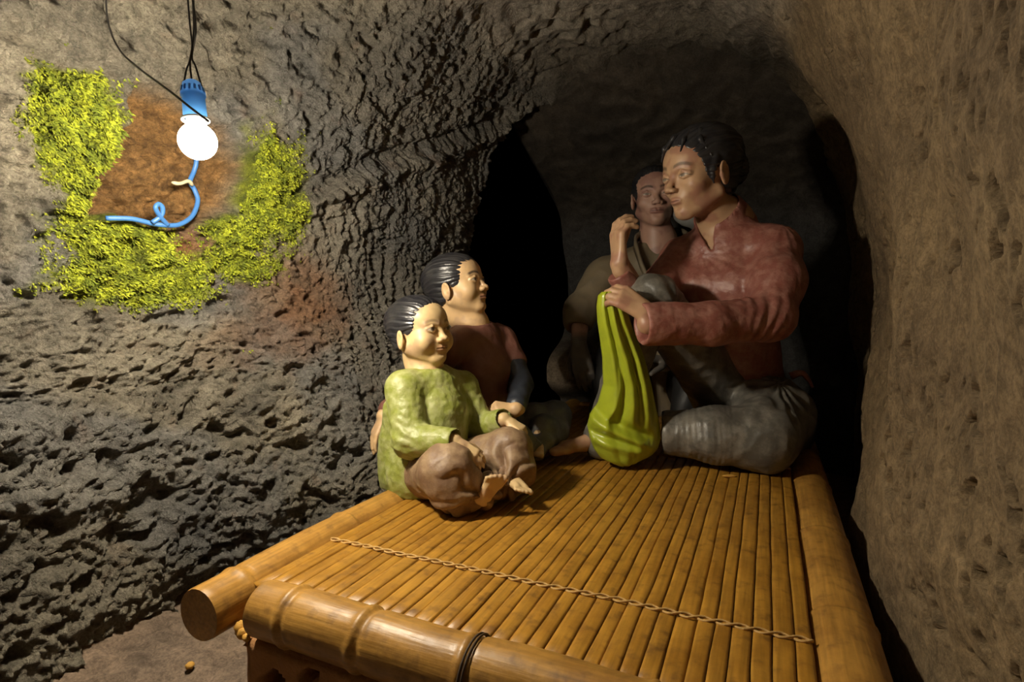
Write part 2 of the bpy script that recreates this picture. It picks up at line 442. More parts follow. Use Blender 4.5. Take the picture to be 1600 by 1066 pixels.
ms = nt.nodes.new('ShaderNodeMixShader'); ms.inputs[0].default_value = .35
nt.links.new(bs.outputs[0], ms.inputs[1]); nt.links.new(tl.outputs[0], ms.inputs[2]); nt.links.new(ms.outputs[0], nt.nodes['Material Output'].inputs[0])
sk = mesh('lamp_socket', V, F, M_blue, lamp)
for k in range(14):
    a = k*2*math.pi/14; r = ex*math.cos(a)+ey*math.sin(a); s = np.cross(ax, r)
    V = [B+ax*h+r*q+s*w for h, q in ((.081, .0168), (.081, .0188), (.090, .0176), (.090, .0158)) for w in (-.0016, .0016)]
    mesh('grip_rib', V, [[0, 1, 3, 2], [2, 3, 5, 4], [4, 5, 7, 6], [0, 2, 4, 6], [1, 7, 5, 3], [0, 6, 7, 1]], M_blue, sk, smooth=False)
M_wire = plain('dark_wire', (.025, .022, .02), .5)
top = B+ax*.100
for pts in ([top, W(297, 100, 0.960), W(300, 70, 0.960), W(296, 30, 0.970), W(290, -60, 0.980), W(286, -215, 0.990)],
            [B+ax*.083+.017*RGT, W(306, 105, 0.960), W(300, 88, 0.960), W(306, 50, 0.960), W(303, 10, 0.970), W(300, -60, 0.980), W(296, -215, 0.990)],
            [B+ax*.083-.017*RGT, W(291, 110, 0.960), W(297, 92, 0.960), W(303, 40, 0.965), W(297, -60, 0.980), W(291, -215, 0.990)]):
    V, F = tube(spline(pts, 30), .0016, 6); mesh('flex', V, F, M_wire, lamp)
ld = bpy.data.lights.new('bulb_light', 'POINT'); ld.energy = BULB_WATTS; ld.color = (1.0, .89, .70); ld.shadow_soft_size = .031
lo = bpy.data.objects.new('bulb_light', ld); link(lo, lamp)

# dark wire crossing in front of the socket, coming down the wall from the roof
pts = [on_x(165, -40, -1.19), on_x(168, 30, -1.20), on_x(185, 75, -1.17), W(215, 105, 1.04), W(262, 140, .945), W(300, 170, .928), W(326, 190, .932)]
V, F = tube(spline(pts, 40), .0019, 6)
tag(mesh('electric_wire', V, F, M_wire, origin=pts[0]), 'thin dark wire running from the wall down across the blue lamp socket', 'wire')

# pale blue cable lying on the niche ledge
cx = -1.245
cp = [on_x(165, 341, -1.302), on_x(205, 342, -1.287), on_x(236, 349, -1.277), on_x(258, 352, -1.267), on_x(280, 351, -1.262), on_x(300, 338, -1.262), on_x(309, 315, -1.267), on_x(304, 297, -1.272),
      on_x(297, 284, -1.272), on_x(303, 268, -1.272), on_x(307, 250, -1.267), on_x(306, 215, -1.272), on_x(300, 170, -1.282)]
V, F = tube(spline(cp, 90), .0055, 10)
cable = mesh('electric_cable', V, F, plain('blue_cable', rgb((62, 112, 175)), .4), origin=cp[0])
tag(cable, 'pale blue electric cable curling over the ledge of the mossy niche', 'cable')
lp = [on_x(262, 352, -1.264), on_x(250, 338, -1.257), on_x(243, 325, -1.252), on_x(248, 319, -1.252), on_x(254, 325, -1.252), on_x(252, 337, -1.257), on_x(238, 348, -1.267)]
V, F = tube(spline(lp, 40), .0052, 10); mesh('loop', V, F, cable.data.materials[0], cable)
V, F = tube(spline([on_x(268, 285, -1.262), on_x(281, 287, -1.257), on_x(294, 283, -1.257), on_x(301, 290, -1.262)], 12), [.002, .004, .0045, .004, .004, .004, .004, .0045, .005, .005, .0045, .003], 8)
mesh('cable_tie', V, F, plain('cream_plastic', (.45, .42, .28), .5), cable)

# ================================================================ BAMBOO BED
def bamboo_mat(name, c1, c2, c3, axis):
    m, nt, b = newmat(name); L = nt.links; N = nt.nodes
    tc = N.new('ShaderNodeTexCoord'); mp = N.new('ShaderNodeMapping'); oi = N.new('ShaderNodeObjectInfo')
    ad = N.new('ShaderNodeVectorMath'); L.new(tc.outputs['Object'], ad.inputs[0])
    cm = N.new('ShaderNodeVectorMath'); cm.operation = 'SCALE'; cm.inputs['Scale'].default_value = 7.0
    cc = N.new('ShaderNodeCombineXYZ'); 
    for i in range(3): L.new(oi.outputs['Random'], cc.inputs[i])
    L.new(cc.outputs[0], cm.inputs[0]); L.new(cm.outputs[0], ad.inputs[1])
    mp.inputs['Scale'].default_value = (1, .06, 1) if axis == 'y' else (.06, 1, 1)
    L.new(ad.outputs[0], mp.inputs[0])
    n1 = N.new('ShaderNodeTexNoise'); n1.inputs['Scale'].default_value = 170; n1.inputs['Detail'].default_value = 5; L.new(mp.outputs[0], n1.inputs[0])
    n2 = N.new('ShaderNodeTexNoise'); n2.inputs['Scale'].default_value = 9; n2.inputs['Detail'].default_value = 6; n2.inputs['Roughness'].default_value = .7; L.new(ad.outputs[0], n2.inputs[0])
    n3 = N.new('ShaderNodeTexNoise'); n3.inputs['Scale'].default_value = 42; n3.inputs['Detail'].default_value = 4; L.new(ad.outputs[0], n3.inputs[0])
    cr = N.new('ShaderNodeValToRGB'); cr.color_ramp.elements[0].position = .36; cr.color_ramp.elements[0].color = (*c2, 1)
    cr.color_ramp.elements[1].position = .6; cr.color_ramp.elements[1].color = (*c1, 1)
    L.new(n2.outputs[0], cr.inputs[0])
    mx = N.new('ShaderNodeMix'); mx.data_type = 'RGBA'; mr = N.new('ShaderNodeMapRange')
    mr.inputs[1].default_value = .55; mr.inputs[2].default_value = .75; mr.inputs[4].default_value = .75; L.new(n3.outputs[0], mr.inputs[0])
    L.new(mr.outputs[0], mx.inputs[0]); L.new(cr.outputs[0], mx.inputs[6]); mx.inputs[7].default_value = (*c3, 1)
    m2 = N.new('ShaderNodeMapRange'); m2.inputs[1].default_value = .3; m2.inputs[2].default_value = .7; m2.inputs[3].default_value = .75; m2.inputs[4].default_value = 1.2; L.new(n1.outputs[0], m2.inputs[0])
    sc = N.new('ShaderNodeVectorMath'); sc.operation = 'SCALE'; L.new(mx.outputs[2], sc.inputs[0]); L.new(m2.outputs[0], sc.inputs['Scale'])
    L.new(sc.outputs[0], b.inputs['Base Color'])
    bp = N.new('ShaderNodeBump'); bp.inputs['Strength'].default_value = .35; bp.inputs['Distance'].default_value = .002
    a2 = N.new('ShaderNodeMath'); a2.operation = 'ADD'; L.new(n1.outputs[0], a2.inputs[0]); L.new(n3.outputs[0], a2.inputs[1])
    L.new(a2.outputs[0], bp.inputs['Height']); L.new(bp.outputs[0], b.inputs['Normal'])
    r = N.new('ShaderNodeMapRange'); r.inputs[3].default_value = .25; r.inputs[4].default_value = .6; L.new(n3.outputs[0], r.inputs[0]); L.new(r.outputs[0], b.inputs['Roughness'])
    return m
BC = ((.41, .205, .026), (.28, .128, .014), (.12, .05, .008))
M_sl = bamboo_mat('bamboo_slat', *BC, 'y'); M_ry = bamboo_mat('bamboo_side', (.44, .23, .045), (.30, .145, .027), (.17, .08, .018), 'y'); M_rx = bamboo_mat('bamboo_front', (.42, .22, .045), (.26, .125, .025), (.15, .07, .016), 'x')
Y0, Y1 = .595, 2.46
bed = empty('bamboo_bed', (-.35, 1.5, FLOOR)); tag(bed, 'low bamboo bed with split-bamboo slats and thick pole rails', 'bed')
def pole(name, p0, p1, r, nodes, mat, n=220, seg=26, wob=.004, flat=1.0, gap=None):
    p0, p1 = np.array(p0, float), np.array(p1, float); L = np.linalg.norm(p1-p0)
    s = np.linspace(0, 1, n); P = p0+(p1-p0)*s[:, None]
    P = P+np.stack([perlin(np.stack([s*5+k*9, s*0+.3+r*77, s*0], 1)) for k in (1, 2, 3)], 1)*wob
    R = np.full(n, r)*(1+.03*perlin(np.stack([s*9, s*0+r*55, s*0+.5], 1)))
    for q in nodes:
        R = R+.0032*np.exp(-((s-q)*L/.007)**2)-.0026*np.exp(-((s-q)*L-.011)**2/.00003)
    R[0] *= .97; R[-1] *= .97
    V, F = tube(P, R, seg, False)
    nv = len(V); V = np.vstack([V, V[:seg]-(p1-p0)/L*0, V[-seg:]])      # flat sawn ends with their own edge
    F = F+[[nv+i for i in range(seg)][::-1], [nv+seg+i for i in range(seg)]]
    V[:, 2] = (V[:, 2]-p0[2])*flat+p0[2]
    return mesh(name, V, F, mat, bed)
def yfrac(y): return (y-Y0)/(Y1-Y0)
lr = pole('side_rail', (-.797, Y0-.005, BED-.028), (-.797, Y1+.03, BED-.028), .043, [yfrac(y) for y in (.665, .93, 1.38, 1.75, 2.1)], M_ry, 320)
pole('side_rail', (.112, Y0+.0, BED-.026), (.112, Y1+.03, BED-.026), .047, [yfrac(y) for y in (.935, 1.265, 1.62, 2.0)], M_ry, 320, flat=.75)
pole('front_rail', (-.713, Y0+.044, BED-.022), (.068, Y0+.044, BED-.022), .043, [(x+.725)/.793 for x in (-.655, -.52, -.352, -.11)], M_rx, 260)
pole('back_rail', (-.755, Y1-.02, BED-.028), (.068, Y1-.02, BED-.028), .04, [.2, .5, .8], M_rx, 60)
# dark lashing cords round the front pole
M_cord = plain('dark_cord', (.05, .028, .012), .7)
for x in (-.352,):
    for k in range(2):
        th = np.linspace(0, 2*math.pi, 29); p = np.stack([x+.005*k+.012+.003*np.sin(th), Y0+.044+.0445*np.cos(th), BED-.022+.0445*np.sin(th)], 1)
        V, F = tube(p, .0016, 6, False); mesh('lashing', V, F, M_cord, bed)
# slats
rs = np.random.RandomState(11); XA, XB = -.758, .068; NS = 33
edges = np.linspace(XA, XB, NS+1); edges[1:-1] += rs.uniform(-.0035, .0035, NS-1)
ny = 26; ysl = np.concatenate([np.linspace(Y0+.062, 1.75, ny-4), np.linspace(1.95, Y1-.03, 4)])
wob = [.0022*perlin(np.stack([ysl*7, ysl*0+k*3.7, ysl*0], 1)) for k in range(NS+1)]
for k in range(NS):
    ya = ysl.copy(); ya[0] += rs.uniform(-.006, .01)
    g = .0007
    xl = edges[k]+wob[k]+g; xr = edges[k+1]+wob[k+1]-g
    zt = BED+rs.uniform(-.0015, .0015)+.0008*perlin(np.stack([ysl*6, ysl*0+k, ysl*0+4], 1))
    w = xr-xl
    ring = np.stack([np.stack([xl, ya, zt-.012], 1), np.stack([xl, ya, zt-.0012], 1), np.stack([xl+.18*w, ya, zt-.0006], 1), np.stack([xl+.5*w, ya, zt+.0004], 1),
                     np.stack([xr-.18*w, ya, zt-.0006], 1), np.stack([xr, ya, zt-.0012], 1), np.stack([xr, ya, zt-.012], 1)], 1)
    V = ring.reshape(-1, 3); F = grid_faces(ny, 7, True).tolist()+[list(range(7))[::-1], [(ny-1)*7+i for i in range(7)]]
    mesh('slat', V, F, M_sl, bed)
# cross battens under the slats
for y in (1.0, 1.55, 2.1):
    V, F = tube(np.array([[-.77, y, BED-.034], [.08, y, BED-.034]]), .021, 12); mesh('batten', V, F, M_rx, bed)
# twine stitched over and under the slats
M_tw = painted('twine', (.50, .31, .11), .75, .3, .4, 300, .3, 60)
for yy in (.846, 1.72):
    for s in (1, -1):
        t = np.linspace(0, NS*1.0, NS*8); x = XA+(XB-XA)*t/NS
        p = np.stack([x, yy+s*.0052*np.sin(t*math.pi)+.004*perlin(np.stack([t*.2, t*0+yy, t*0], 1)), BED+.0018+.0012*s*np.cos(t*math.pi)], 1)
        V, F = tube(p, .0019, 6); mesh('twine', V, F, M_tw, bed)

# laterite block carrying the front corner of the bed
rs = np.random.RandomState(5)
def block(name, cx, cy, sx, sy, z0, z1, label):
    n = 40
    faces = []
    holes = [(-.55, .35, .22), (-.1, -.25, .26), (.42, .42, .22), (.5, -.45, .24), (-.62, -.6, .2), (.05, .75, .16), (.88, .05, .17)]
    parts = []
    def face(o, a, b, nrm, fr):
        s, t = np.meshgrid(np.linspace(-1, 1, n), np.linspace(-1, 1, n))
        P = o+a*s[..., None]+b*t[..., None]
        Pf = P.reshape(-1, 3); sf, tf = s.ravel(), t.ravel()
        edge = np.clip((np.maximum(abs(sf), abs(tf))-.9)/.1, 0, 1)
        d = .004*fbm(Pf*30, 2)*(1-edge)-.012*edge**2
        if fr:
            for hx, hy, hr in holes:
                rr = np.hypot((sf-hx)*1.15-.25*(tf-hy), tf-hy)+.08*perlin(Pf*35)
                d = d-.05*sst(hr, hr*.55, rr)
        parts.append((Pf+np.array(nrm)*d[:, None], grid_faces(n, n)))
    hx, hy, hz = sx/2, sy/2, (z1-z0)/2; c = np.array([cx, cy, (z0+z1)/2])
    E = np.eye(3)
    face(c-E[1]*hy, E[0]*hx, E[2]*hz, -E[1], True); face(c+E[1]*hy, -E[0]*hx, E[2]*hz, E[1], False)
    face(c-E[0]*hx, -E[1]*hy, E[2]*hz, -E[0], True); face(c+E[0]*hx, E[1]*hy, E[2]*hz, E[0], False)
    face(c+E[2]*hz, E[0]*hx, E[1]*hy, E[2], False); face(c-E[2]*hz, E[0]*hx, -E[1]*hy, -E[2], False)
    V, F = cat_meshes(parts)
    o = mesh(name, V, F, painted(name+'_stone', (.36, .18, .075), .85, .2, .8, 160, .5, 60, (.48, .25, .09)), origin=(cx, cy, z0))
    return tag(o, label, 'stone block')
block('stone_block', -.60, .70, .26, .17, FLOOR-.01, BED-.062, 'rough brown stone block full of holes propping the bamboo bed corner')
# bright chips on the block and floor
def pebble(name, p, r, colr, label, cat, group=None, sq=(1, 1, .7), seed=1, rot=0):
    th = np.linspace(0, 2*math.pi, 12, endpoint=False); ph = np.linspace(-1.45, 1.45, 8)
    V = np.array([[math.cos(a)*math.cos(b), math.sin(a)*math.cos(b), math.sin(b)] for b in ph for a in th])
    V = V*(1+.28*perlin(V*1.6+seed*7.1)[:, None])*np.array(sq)*r
    c, s = math.cos(rot), math.sin(rot); V = V@np.array([[c, s, 0], [-s, c, 0], [0, 0, 1]])
    F = grid_faces(8, 12, True).tolist()+[list(range(12))[::-1], [84+i for i in range(12)]]
    o = mesh(name, V+np.array(p), F, painted(name+'_m', colr, .7, .3, .4, 200, .3, 80), origin=np.array(p)-[0, 0, r*sq[2]])
    return tag(o, label, cat, group)

# ================================================================ SCULPTING: signed distance fields -> one continuous mesh
def unit(v): v = np.asarray(v, float); return v/np.linalg.norm(v)
def axis(lo, hi, step, fine):
    c = [lo]
    while c[-1] < hi:
        s = step
        for a, b, f in fine:
            if a-.004 <= c[-1] <= b: s = min(s, f)
        c.append(c[-1]+s)
    return np.array(c, np.float32)
class Field:
    def __init__(s, lo, hi, step, fine=()):
        s.ax = [axis(lo[i], hi[i], step, [(f[0][i], f[1][i], f[2]) for f in fine]) for i in range(3)]
        s.F = np.full([len(a) for a in s.ax], 9.0, np.float32); s.pad = .03
    def _blk(s, lo, hi):
        sl = []
        for i in range(3):
            a = int(np.searchsorted(s.ax[i], lo[i])); b = int(np.searchsorted(s.ax[i], hi[i]))
            if b <= a: return None
            sl.append(slice(a, b))
        return tuple(sl)
    def apply(s, lo, hi, fn, k, op):
        lo = np.asarray(lo)-s.pad-k; hi = np.asarray(hi)+s.pad+k
        sl = s._blk(lo, hi)
        if sl is None: return
        X = s.ax[0][sl[0]][:, None, None]; Y = s.ax[1][sl[1]][None, :, None]; Z = s.ax[2][sl[2]][None, None, :]
        b = fn(X, Y, Z).astype(np.float32); a = s.F[sl]
        if op == 'sub': b = -b
        if op == 'add':
            h = np.clip(.5+.5*(a-b)/k, 0, 1); r = a+(b-a)*h-k*h*(1-h)
        else:
            h = np.clip(.5-.5*(a-b)/k, 0, 1); r = a+(b-a)*h+k*h*(1-h)
        s.F[sl] = r
    def cone(s, p, q, r0, r1=None, k=.01, op='add'):
        p = np.asarray(p, float); q = np.asarray(q, float); r1 = r0 if r1 is None else r1
        e = q-p; L2 = max(float(e@e), 1e-12); m = max(r0, r1)
        def fn(X, Y, Z):
            x, y, z = X-p[0], Y-p[1], Z-p[2]
            t = np.clip((x*e[0]+y*e[1]+z*e[2])/L2, 0, 1)
            return np.sqrt((x-t*e[0])**2+(y-t*e[1])**2+(z-t*e[2])**2)-(r0+(r1-r0)*t)
        s.apply(np.minimum(p, q)-m, np.maximum(p, q)+m, fn, k, op)
    def chain(s, pts, rs, k=.01, op='add'):
        for i in range(len(pts)-1): s.cone(pts[i], pts[i+1], rs[i], rs[i+1], k, op)
    def ell(s, c, r, R=None, k=.01, op='add'):
        c = np.asarray(c, float); R = np.eye(3) if R is None else R; r = np.asarray(r, float); m = r.max()
        def fn(X, Y, Z):
            x, y, z = X-c[0], Y-c[1], Z-c[2]
            k0 = 0; k1 = 0
            for i in range(3):
                q = x*R[0, i]+y*R[1, i]+z*R[2, i]; k0 = k0+(q/r[i])**2; k1 = k1+(q/r[i]**2)**2
            k0 = np.sqrt(k0); return k0*(k0-1)/np.sqrt(k1+1e-9)
        ext = np.sqrt(((R*r)**2).sum(1)); s.apply(c-ext, c+ext, fn, k, op)
    def half(s, p, n, k=.004):                 # keep the side the normal points away from
        p = np.asarray(p, float); n = unit(n)
        def fn(X, Y, Z): return (X-p[0])*n[0]+(Y-p[1])*n[1]+(Z-p[2])*n[2]
        lo = [a[0] for a in s.ax]; hi = [a[-1] for a in s.ax]; s.apply(lo, hi, fn, k, 'int')
    def polygonize(s):
        F = s.F; I = F < 0
        c = np.zeros(np.array(F.shape)-1, np.int8)
        for dx in (0, 1):
            for dy in (0, 1):
                for dz in (0, 1):
                    c += I[dx:dx+c.shape[0], dy:dy+c.shape[1], dz:dz+c.shape[2]]
        act = np.argwhere((c > 0) & (c < 8))
        idm = np.full(c.shape, -1, np.int32); idm[tuple(act.T)] = np.arange(len(act))
        pos = np.zeros((len(act), 3)); cnt = np.zeros(len(act))
        crd = [s.ax[i] for i in range(3)]
        cs = [(a, b, d) for a in (0, 1) for b in (0, 1) for d in (0, 1)]
        val = {o: F[act[:, 0]+o[0], act[:, 1]+o[1], act[:, 2]+o[2]] for o in cs}
        for o in cs:
            for i in range(3):
                if o[i]: continue
                o2 = list(o); o2[i] = 1; o2 = tuple(o2)
                a, b = val[o], val[o2]; k = (a < 0) != (b < 0)
                t = np.where(k, a/np.where(a-b == 0, 1, a-b), 0)
                for j in range(3):
                    base = crd[j][act[:, j]+o[j]]
                    if j == i: base = base+t*(crd[j][act[:, j]+1]-crd[j][act[:, j]])
                    pos[:, j] += np.where(k, base, 0)
                cnt += k
        V = pos/cnt[:, None]
        Q = []
        for i in range(3):
            j, l = (i+1) % 3, (i+2) % 3
            a = np.moveaxis(I, (i, j, l), (0, 1, 2))
            m = np.moveaxis(idm, (i, j, l), (0, 1, 2))
            ch = a[:-1] != a[1:]
            e = np.argwhere(ch[:, 1:-1, 1:-1])+np.array([0, 1, 1])
            fl = a[:-1][e[:, 0], e[:, 1], e[:, 2]]
            q = np.stack([m[e[:, 0], e[:, 1]-1, e[:, 2]-1], m[e[:, 0], e[:, 1], e[:, 2]-1], m[e[:, 0], e[:, 1], e[:, 2]], m[e[:, 0], e[:, 1]-1, e[:, 2]]], 1)
            q[~fl] = q[~fl][:, ::-1]
            Q.append(q)
        Q = np.concatenate(Q); Q = Q[(Q >= 0).all(1)]
        # keep only the largest connected piece is not needed: primitives overlap by construction
        return V, Q
def vnormals(V, Q):
    n = np.cross(V[Q[:, 2]]-V[Q[:, 0]], V[Q[:, 3]]-V[Q[:, 1]]); N = np.zeros_like(V)
    for k in range(4):
        for j in range(3): N[:, j] += np.bincount(Q[:, k], n[:, j], len(V))
    return N/(np.linalg.norm(N, axis=1)[:, None]+1e-12)
def bounds(pts, pad):
    P = np.array(pts); return P.min(0)-pad, P.max(0)+pad

FH = unit([FWD[0], FWD[1], 0]); ZV = np.array([0, 0, 1.0])
def facing(yaw, pitch, roll=0):
    """yaw 0 looks at the photographer, + turns to his right; columns are forward, left, up of the figure"""
    a, b = math.radians(yaw), math.radians(pitch)
    h = math.sin(a)*RGT-math.cos(a)*FH; f = math.cos(b)*h+math.sin(b)*ZV
    l = unit(np.cross(ZV, h)); u = np.cross(f, l)
    c, s = math.cos(math.radians(roll)), math.sin(math.radians(roll))
    return np.stack([f, c*l+s*u, c*u-s*l], 1)

def head(fd, o, R, H, child=0.0, old=0.0, ears=(1, -1), fine=0.0):
    L = lambda x, y, z: o+R@(np.array([x, y, z])*H)
    c = child
    E = lambda p, r, k=.05, op='add', Rr=None: fd.ell(L(*p), np.array(r)*H, R if Rr is None else R@Rr, k*H, op)
    K = lambda p, q, r0, r1=None, k=.04, op='add': fd.cone(L(*p), L(*q), r0*H, (r0 if r1 is None else r1)*H, k*H, op)
    E((-.05-.055*c, 0, .13), (.43+.055*c, .335+.03*c, .37))
    E((.10, 0, -.12), (.275, .265+.035*c, .34-.02*c), .10)
    E((.19, 0, .14), (.21, .27, .22), .08)
    for s in (1, -1):
        K((-.02, s*.235, -.24+.02*c), (.25, s*.06, -.405+.02*c), .075+.04*c, .07+.02*c, .09)
        E((.24, s*(.185+.01*c), -.12-.05*c), (.10+.03*c, .09+.04*c, .09+.05*c), .10)
        K((.375, s*.05, .055), (.315, s*.205, .06), .028, .02, .06)
    E((.285, 0, -.405), (.085, .085, .07), .08)
    E((.30, 0, -.255), (.09, .13, .10), .08)
    # eyes
    for s in (1, -1):
        E((.425, s*.155, -.005), (.085, .085, .042), .05, 'sub')
        E((.310, s*.150, -.008), (.072, .085, .062), .012)
        K((.375, s*.095, .002), (.378, s*.150, .033), .0135, .016, .012)
        K((.378, s*.150, .033), (.335, s*.222, .006), .016, .012, .012)
        K((.372, s*.100, -.026), (.370, s*.155, -.040), .011, .013, .014)
        K((.370, s*.155, -.040), (.332, s*.215, -.022), .013, .009, .014)
    # nose
    nl = 1-.35*c; ns = 1-.2*fine; mw = 1-.25*fine
    K((.355, 0, .02), (.365+.095*nl, 0, -.135), .032*ns, .042*ns, .05)
    E((.40+.07*nl, 0, -.148), (.042, .046*ns, .038*ns), .03)
    for s in (1, -1):
        E((.39+.04*nl, s*.062*ns, -.160), (.05, .034*ns, .034*ns), .025)
        E((.415+.045*nl, s*.032, -.188), (.022, .016, .012), .012, 'sub')
    # mouth
    for s in (1, -1):
        K((.360+.02*fine, s*.095*mw, -.272), (.398, s*.03*mw, -.256), .013, .018, .025)
        K((.358+.02*fine, s*.080*mw, -.284), (.392, s*.02*mw, -.295), .013, .021, .025)
        K((.375+.02*fine, s*.100*mw, -.275), (.420, 0, -.274), .005, .006, .010, 'sub')
        if old: K((.42, s*.10, -.17), (.375, s*.15, -.29), .012, .010, .03, 'sub')
    E((.42, 0, -.345), (.06, .08, .022), .04, 'sub')
    E((.435, 0, -.215), (.022, .014, .03), .02, 'sub')
    # ears
    ez = -.05-.06*c
    for s in ears:
        a = math.radians(18); q = np.array([[math.cos(a), -s*math.sin(a), 0], [s*math.sin(a), math.cos(a), 0], [0, 0, 1.0]])
        E((-.035, s*(.345+.03*c), ez), (.085, .032, .135), .02, 'add', q)
        E((-.015, s*(.385+.03*c), ez+.015), (.045, .03, .075), .02, 'sub', q)
        E((.01, s*(.352+.03*c), ez-.02), (.028, .03, .035), .012, 'add', q)
    fd.cone(L(-.10, 0, -.1), L(-.13, 0, -.42), .20*H, .18*H, .08*H)
    return L
def face_paint(V, C, o, R, H, brow=(.03, .018, .012), lip=(.35, .12, .09), eye=1.0, browamt=.8, mw=1.0, eo=.026, ez=-.006):
    q = (V-o)@R/H
    near = (np.abs(q) < .65).all(1) & (q[:, 0] > .15)
    x, y, z = q[:, 0], np.abs(q[:, 1]), q[:, 2]
    def mixin(m, c):
        m = np.clip(m, 0, 1)*near; C[:] = C*(1-m[:, None])+np.array(c)*m[:, None]
    zb = .082+.03*np.sin(np.clip((y-.04)/.2, 0, 1)*math.pi)
    mixin(browamt*sst(.026, .010, np.abs(z-zb))*sst(.04, .07, y)*sst(.26, .22, y), brow)
    y0_, y = y, y/mw
    l = sst(.13, .09, y)*(sst(.030, .020, np.abs(z+.255))+sst(.03, .020, np.abs(z+.295)))
    mixin(.65*l*(x > .33), lip)
    mixin(.8*sst(.010, .003, np.abs(z+.274))*sst(.11, .09, y)*(x > .33), np.array(lip)*.35)
    y = y0_
    if eye:
        alm = sst(.0, .008, eo*np.sqrt(np.clip(1-((y-.155)/.07)**2, 0, 1))-np.abs(z-ez))
        mixin(alm*eye, (.62, .56, .45))
        mixin(eye*alm*sst(.034, .026, np.hypot(y-.150, z-ez)), (.02, .012, .01))
        mixin(.75*sst(.009, .003, np.abs(z-ez-eo*.9+.5*(y-.155)**2/.05*.5))*sst(.085, .07, np.abs(y-.155)), (.03, .02, .015))
    return C
def hand(fd, w, dx, nrm, L, thumb=1, curl=(20, 25, 20), spread=.0, tdir=None, fingers=4, per=None):
    """w wrist, dx finger direction, nrm back of the hand, thumb=+1/-1 picks the thumb's side"""
    dx = unit(dx); nrm = np.asarray(nrm, float); nrm = unit(nrm-dx*(nrm@dx)); yv = thumb*np.cross(nrm, dx)
    P = lambda x, y, z: w+L*(dx*x+yv*y+nrm*z)
    ys = [.165, .055, -.055, -.155]; ln = [.40, .45, .42, .33]; kn = [.50, .52, .50, .46]
    fd.cone(P(-.12, 0, 0), P(.10, 0, 0), .125*L, .125*L, .03*L)
    for i in range(4):
        fd.cone(P(.04, ys[i]*.6, 0), P(kn[i], ys[i], .01), .085*L, .068*L, .06*L)
    for i in range(fingers):
        cu = per[i] if per else curl
        p = P(kn[i], ys[i], .005); a = 0; yy = spread*ys[i]
        for seg, (fr, r0, r1) in enumerate(((.46, .062, .055), (.30, .055, .050), (.24, .050, .042))):
            a += math.radians(cu[seg]); d = dx*math.cos(a)-nrm*math.sin(a)+yv*yy; q = p+unit(d)*ln[i]*fr*L
            fd.cone(p, q, r0*L, r1*L, .014*L); p = q
    t = tdir if tdir is not None else (.62, .52, -.35)
    t = np.array(t, float); t /= np.linalg.norm(t); p0 = P(.10, .12, -.03)
    p1 = p0+L*.26*(dx*t[0]+yv*t[1]+nrm*t[2]); t2 = unit(t+np.array([.45, -.35, -.1])); p2 = p1+L*.17*(dx*t2[0]+yv*t2[1]+nrm*t2[2])
    p3 = p2+L*.14*(dx*t2[0]+yv*t2[1]+nrm*t2[2])
    fd.cone(p0, p1, .085*L, .066*L, .05*L); fd.cone(p1, p2, .064*L, .058*L, .015*L); fd.cone(p2, p3, .058*L, .046*L, .012*L)
def foot(fd, heel, dx, up, L, big=1, w=1.0):
    dx = unit(dx); up = np.asarray(up, float); up = unit(up-dx*(up@dx)); yv = big*np.cross(up, dx)*w
    P = lambda x, y, z: heel+L*(dx*x+yv*y+up*z)
    fd.ell(P(.12, 0, .13), np.array([.15, .13*w, .13])*L, np.stack([dx, yv/w, up], 1), .05*L)
    fd.cone(P(.15, 0, .2), P(.15, 0, .4), .13*L, .13*L, .06*L)
    fd.cone(P(.15, -.02, .13), P(.66, -.07, .08), .12*L*w**.5, .085*L*w**.6, .08*L)
    fd.cone(P(.15, .02, .2), P(.70, .08, .09), .13*L*w**.5, .085*L*w**.6, .08*L)
    for i, (y, x, r) in enumerate(((.12, .98, .062), (.035, .97, .046), (-.035, .93, .043), (-.095, .88, .041), (-.15, .82, .039))):
        fd.cone(P(.68, y*.85, .07), P(x-r, y, .045+.0*i), r*1.05*L*w**.7, r*L*w**.7, .025*L)
def settle(V, z=BED+.0006): V[:, 2] = np.maximum(V[:, 2], z); return V
def folds(V, Q, amp, fn):
    N = vnormals(V, Q); return V+N*(amp*fn(V))[:, None]
def hair_mesh(name, o, R, H, mat, parent, grow=.03, cut=((.47, 0, -.06), (.40, .46, .43)), nape=-.22, step=.0022, extra=None, strand=.0009, freq=60, child=0, cuts=()):
    lo, hi = o-H*.68, o+H*.68
    fd = Field(lo, hi, step); L = lambda x, y, z: o+R@(np.array([x, y, z])*H)
    fd.ell(L(-.05-.055*child, 0, .13), (np.array([.43+.055*child, .335+.03*child, .37])+grow)*H, R, .01)
    fd.ell(L(-.12, 0, -.06), (np.array([.33, .29+.03*child, .30])+grow)*H, R, .05*H)
    if extra: extra(fd, L)
    fd.ell(L(*cut[0]), np.array(cut[1])*H, R, .012*H, 'sub')
    for c0, r0 in cuts: fd.ell(L(*c0), np.array(r0)*H, R, .012*H, 'sub')
    for s in (1, -1): fd.ell(L(.0, s*(.40), -.10-.05*child), np.array([.115, .13, .15])*H, R, .02*H, 'sub')
    fd.half(L(0, 0, nape), -R[:, 2]+R[:, 0]*.35, .03*H)
    # hollow so that it is a cap over the scalp, not a solid
    V, Q = fd.polygonize()
    q = (V-o)@R/H
    ang = np.arctan2(q[:, 1], q[:, 2]-.05+.0*q[:, 0]); wv = 1.3*perlin(q*np.array([3., 6, 6]))
    st = np.sin(ang*freq*.5+wv*3.0+3*q[:, 0])+.6*np.sin(ang*freq*1.05+wv*5)+1.5*perlin(q*np.array([2., 9, 9]))
    V = folds(V, Q, strand, lambda _: st)
    return mesh(name, V, Q, mat, parent)
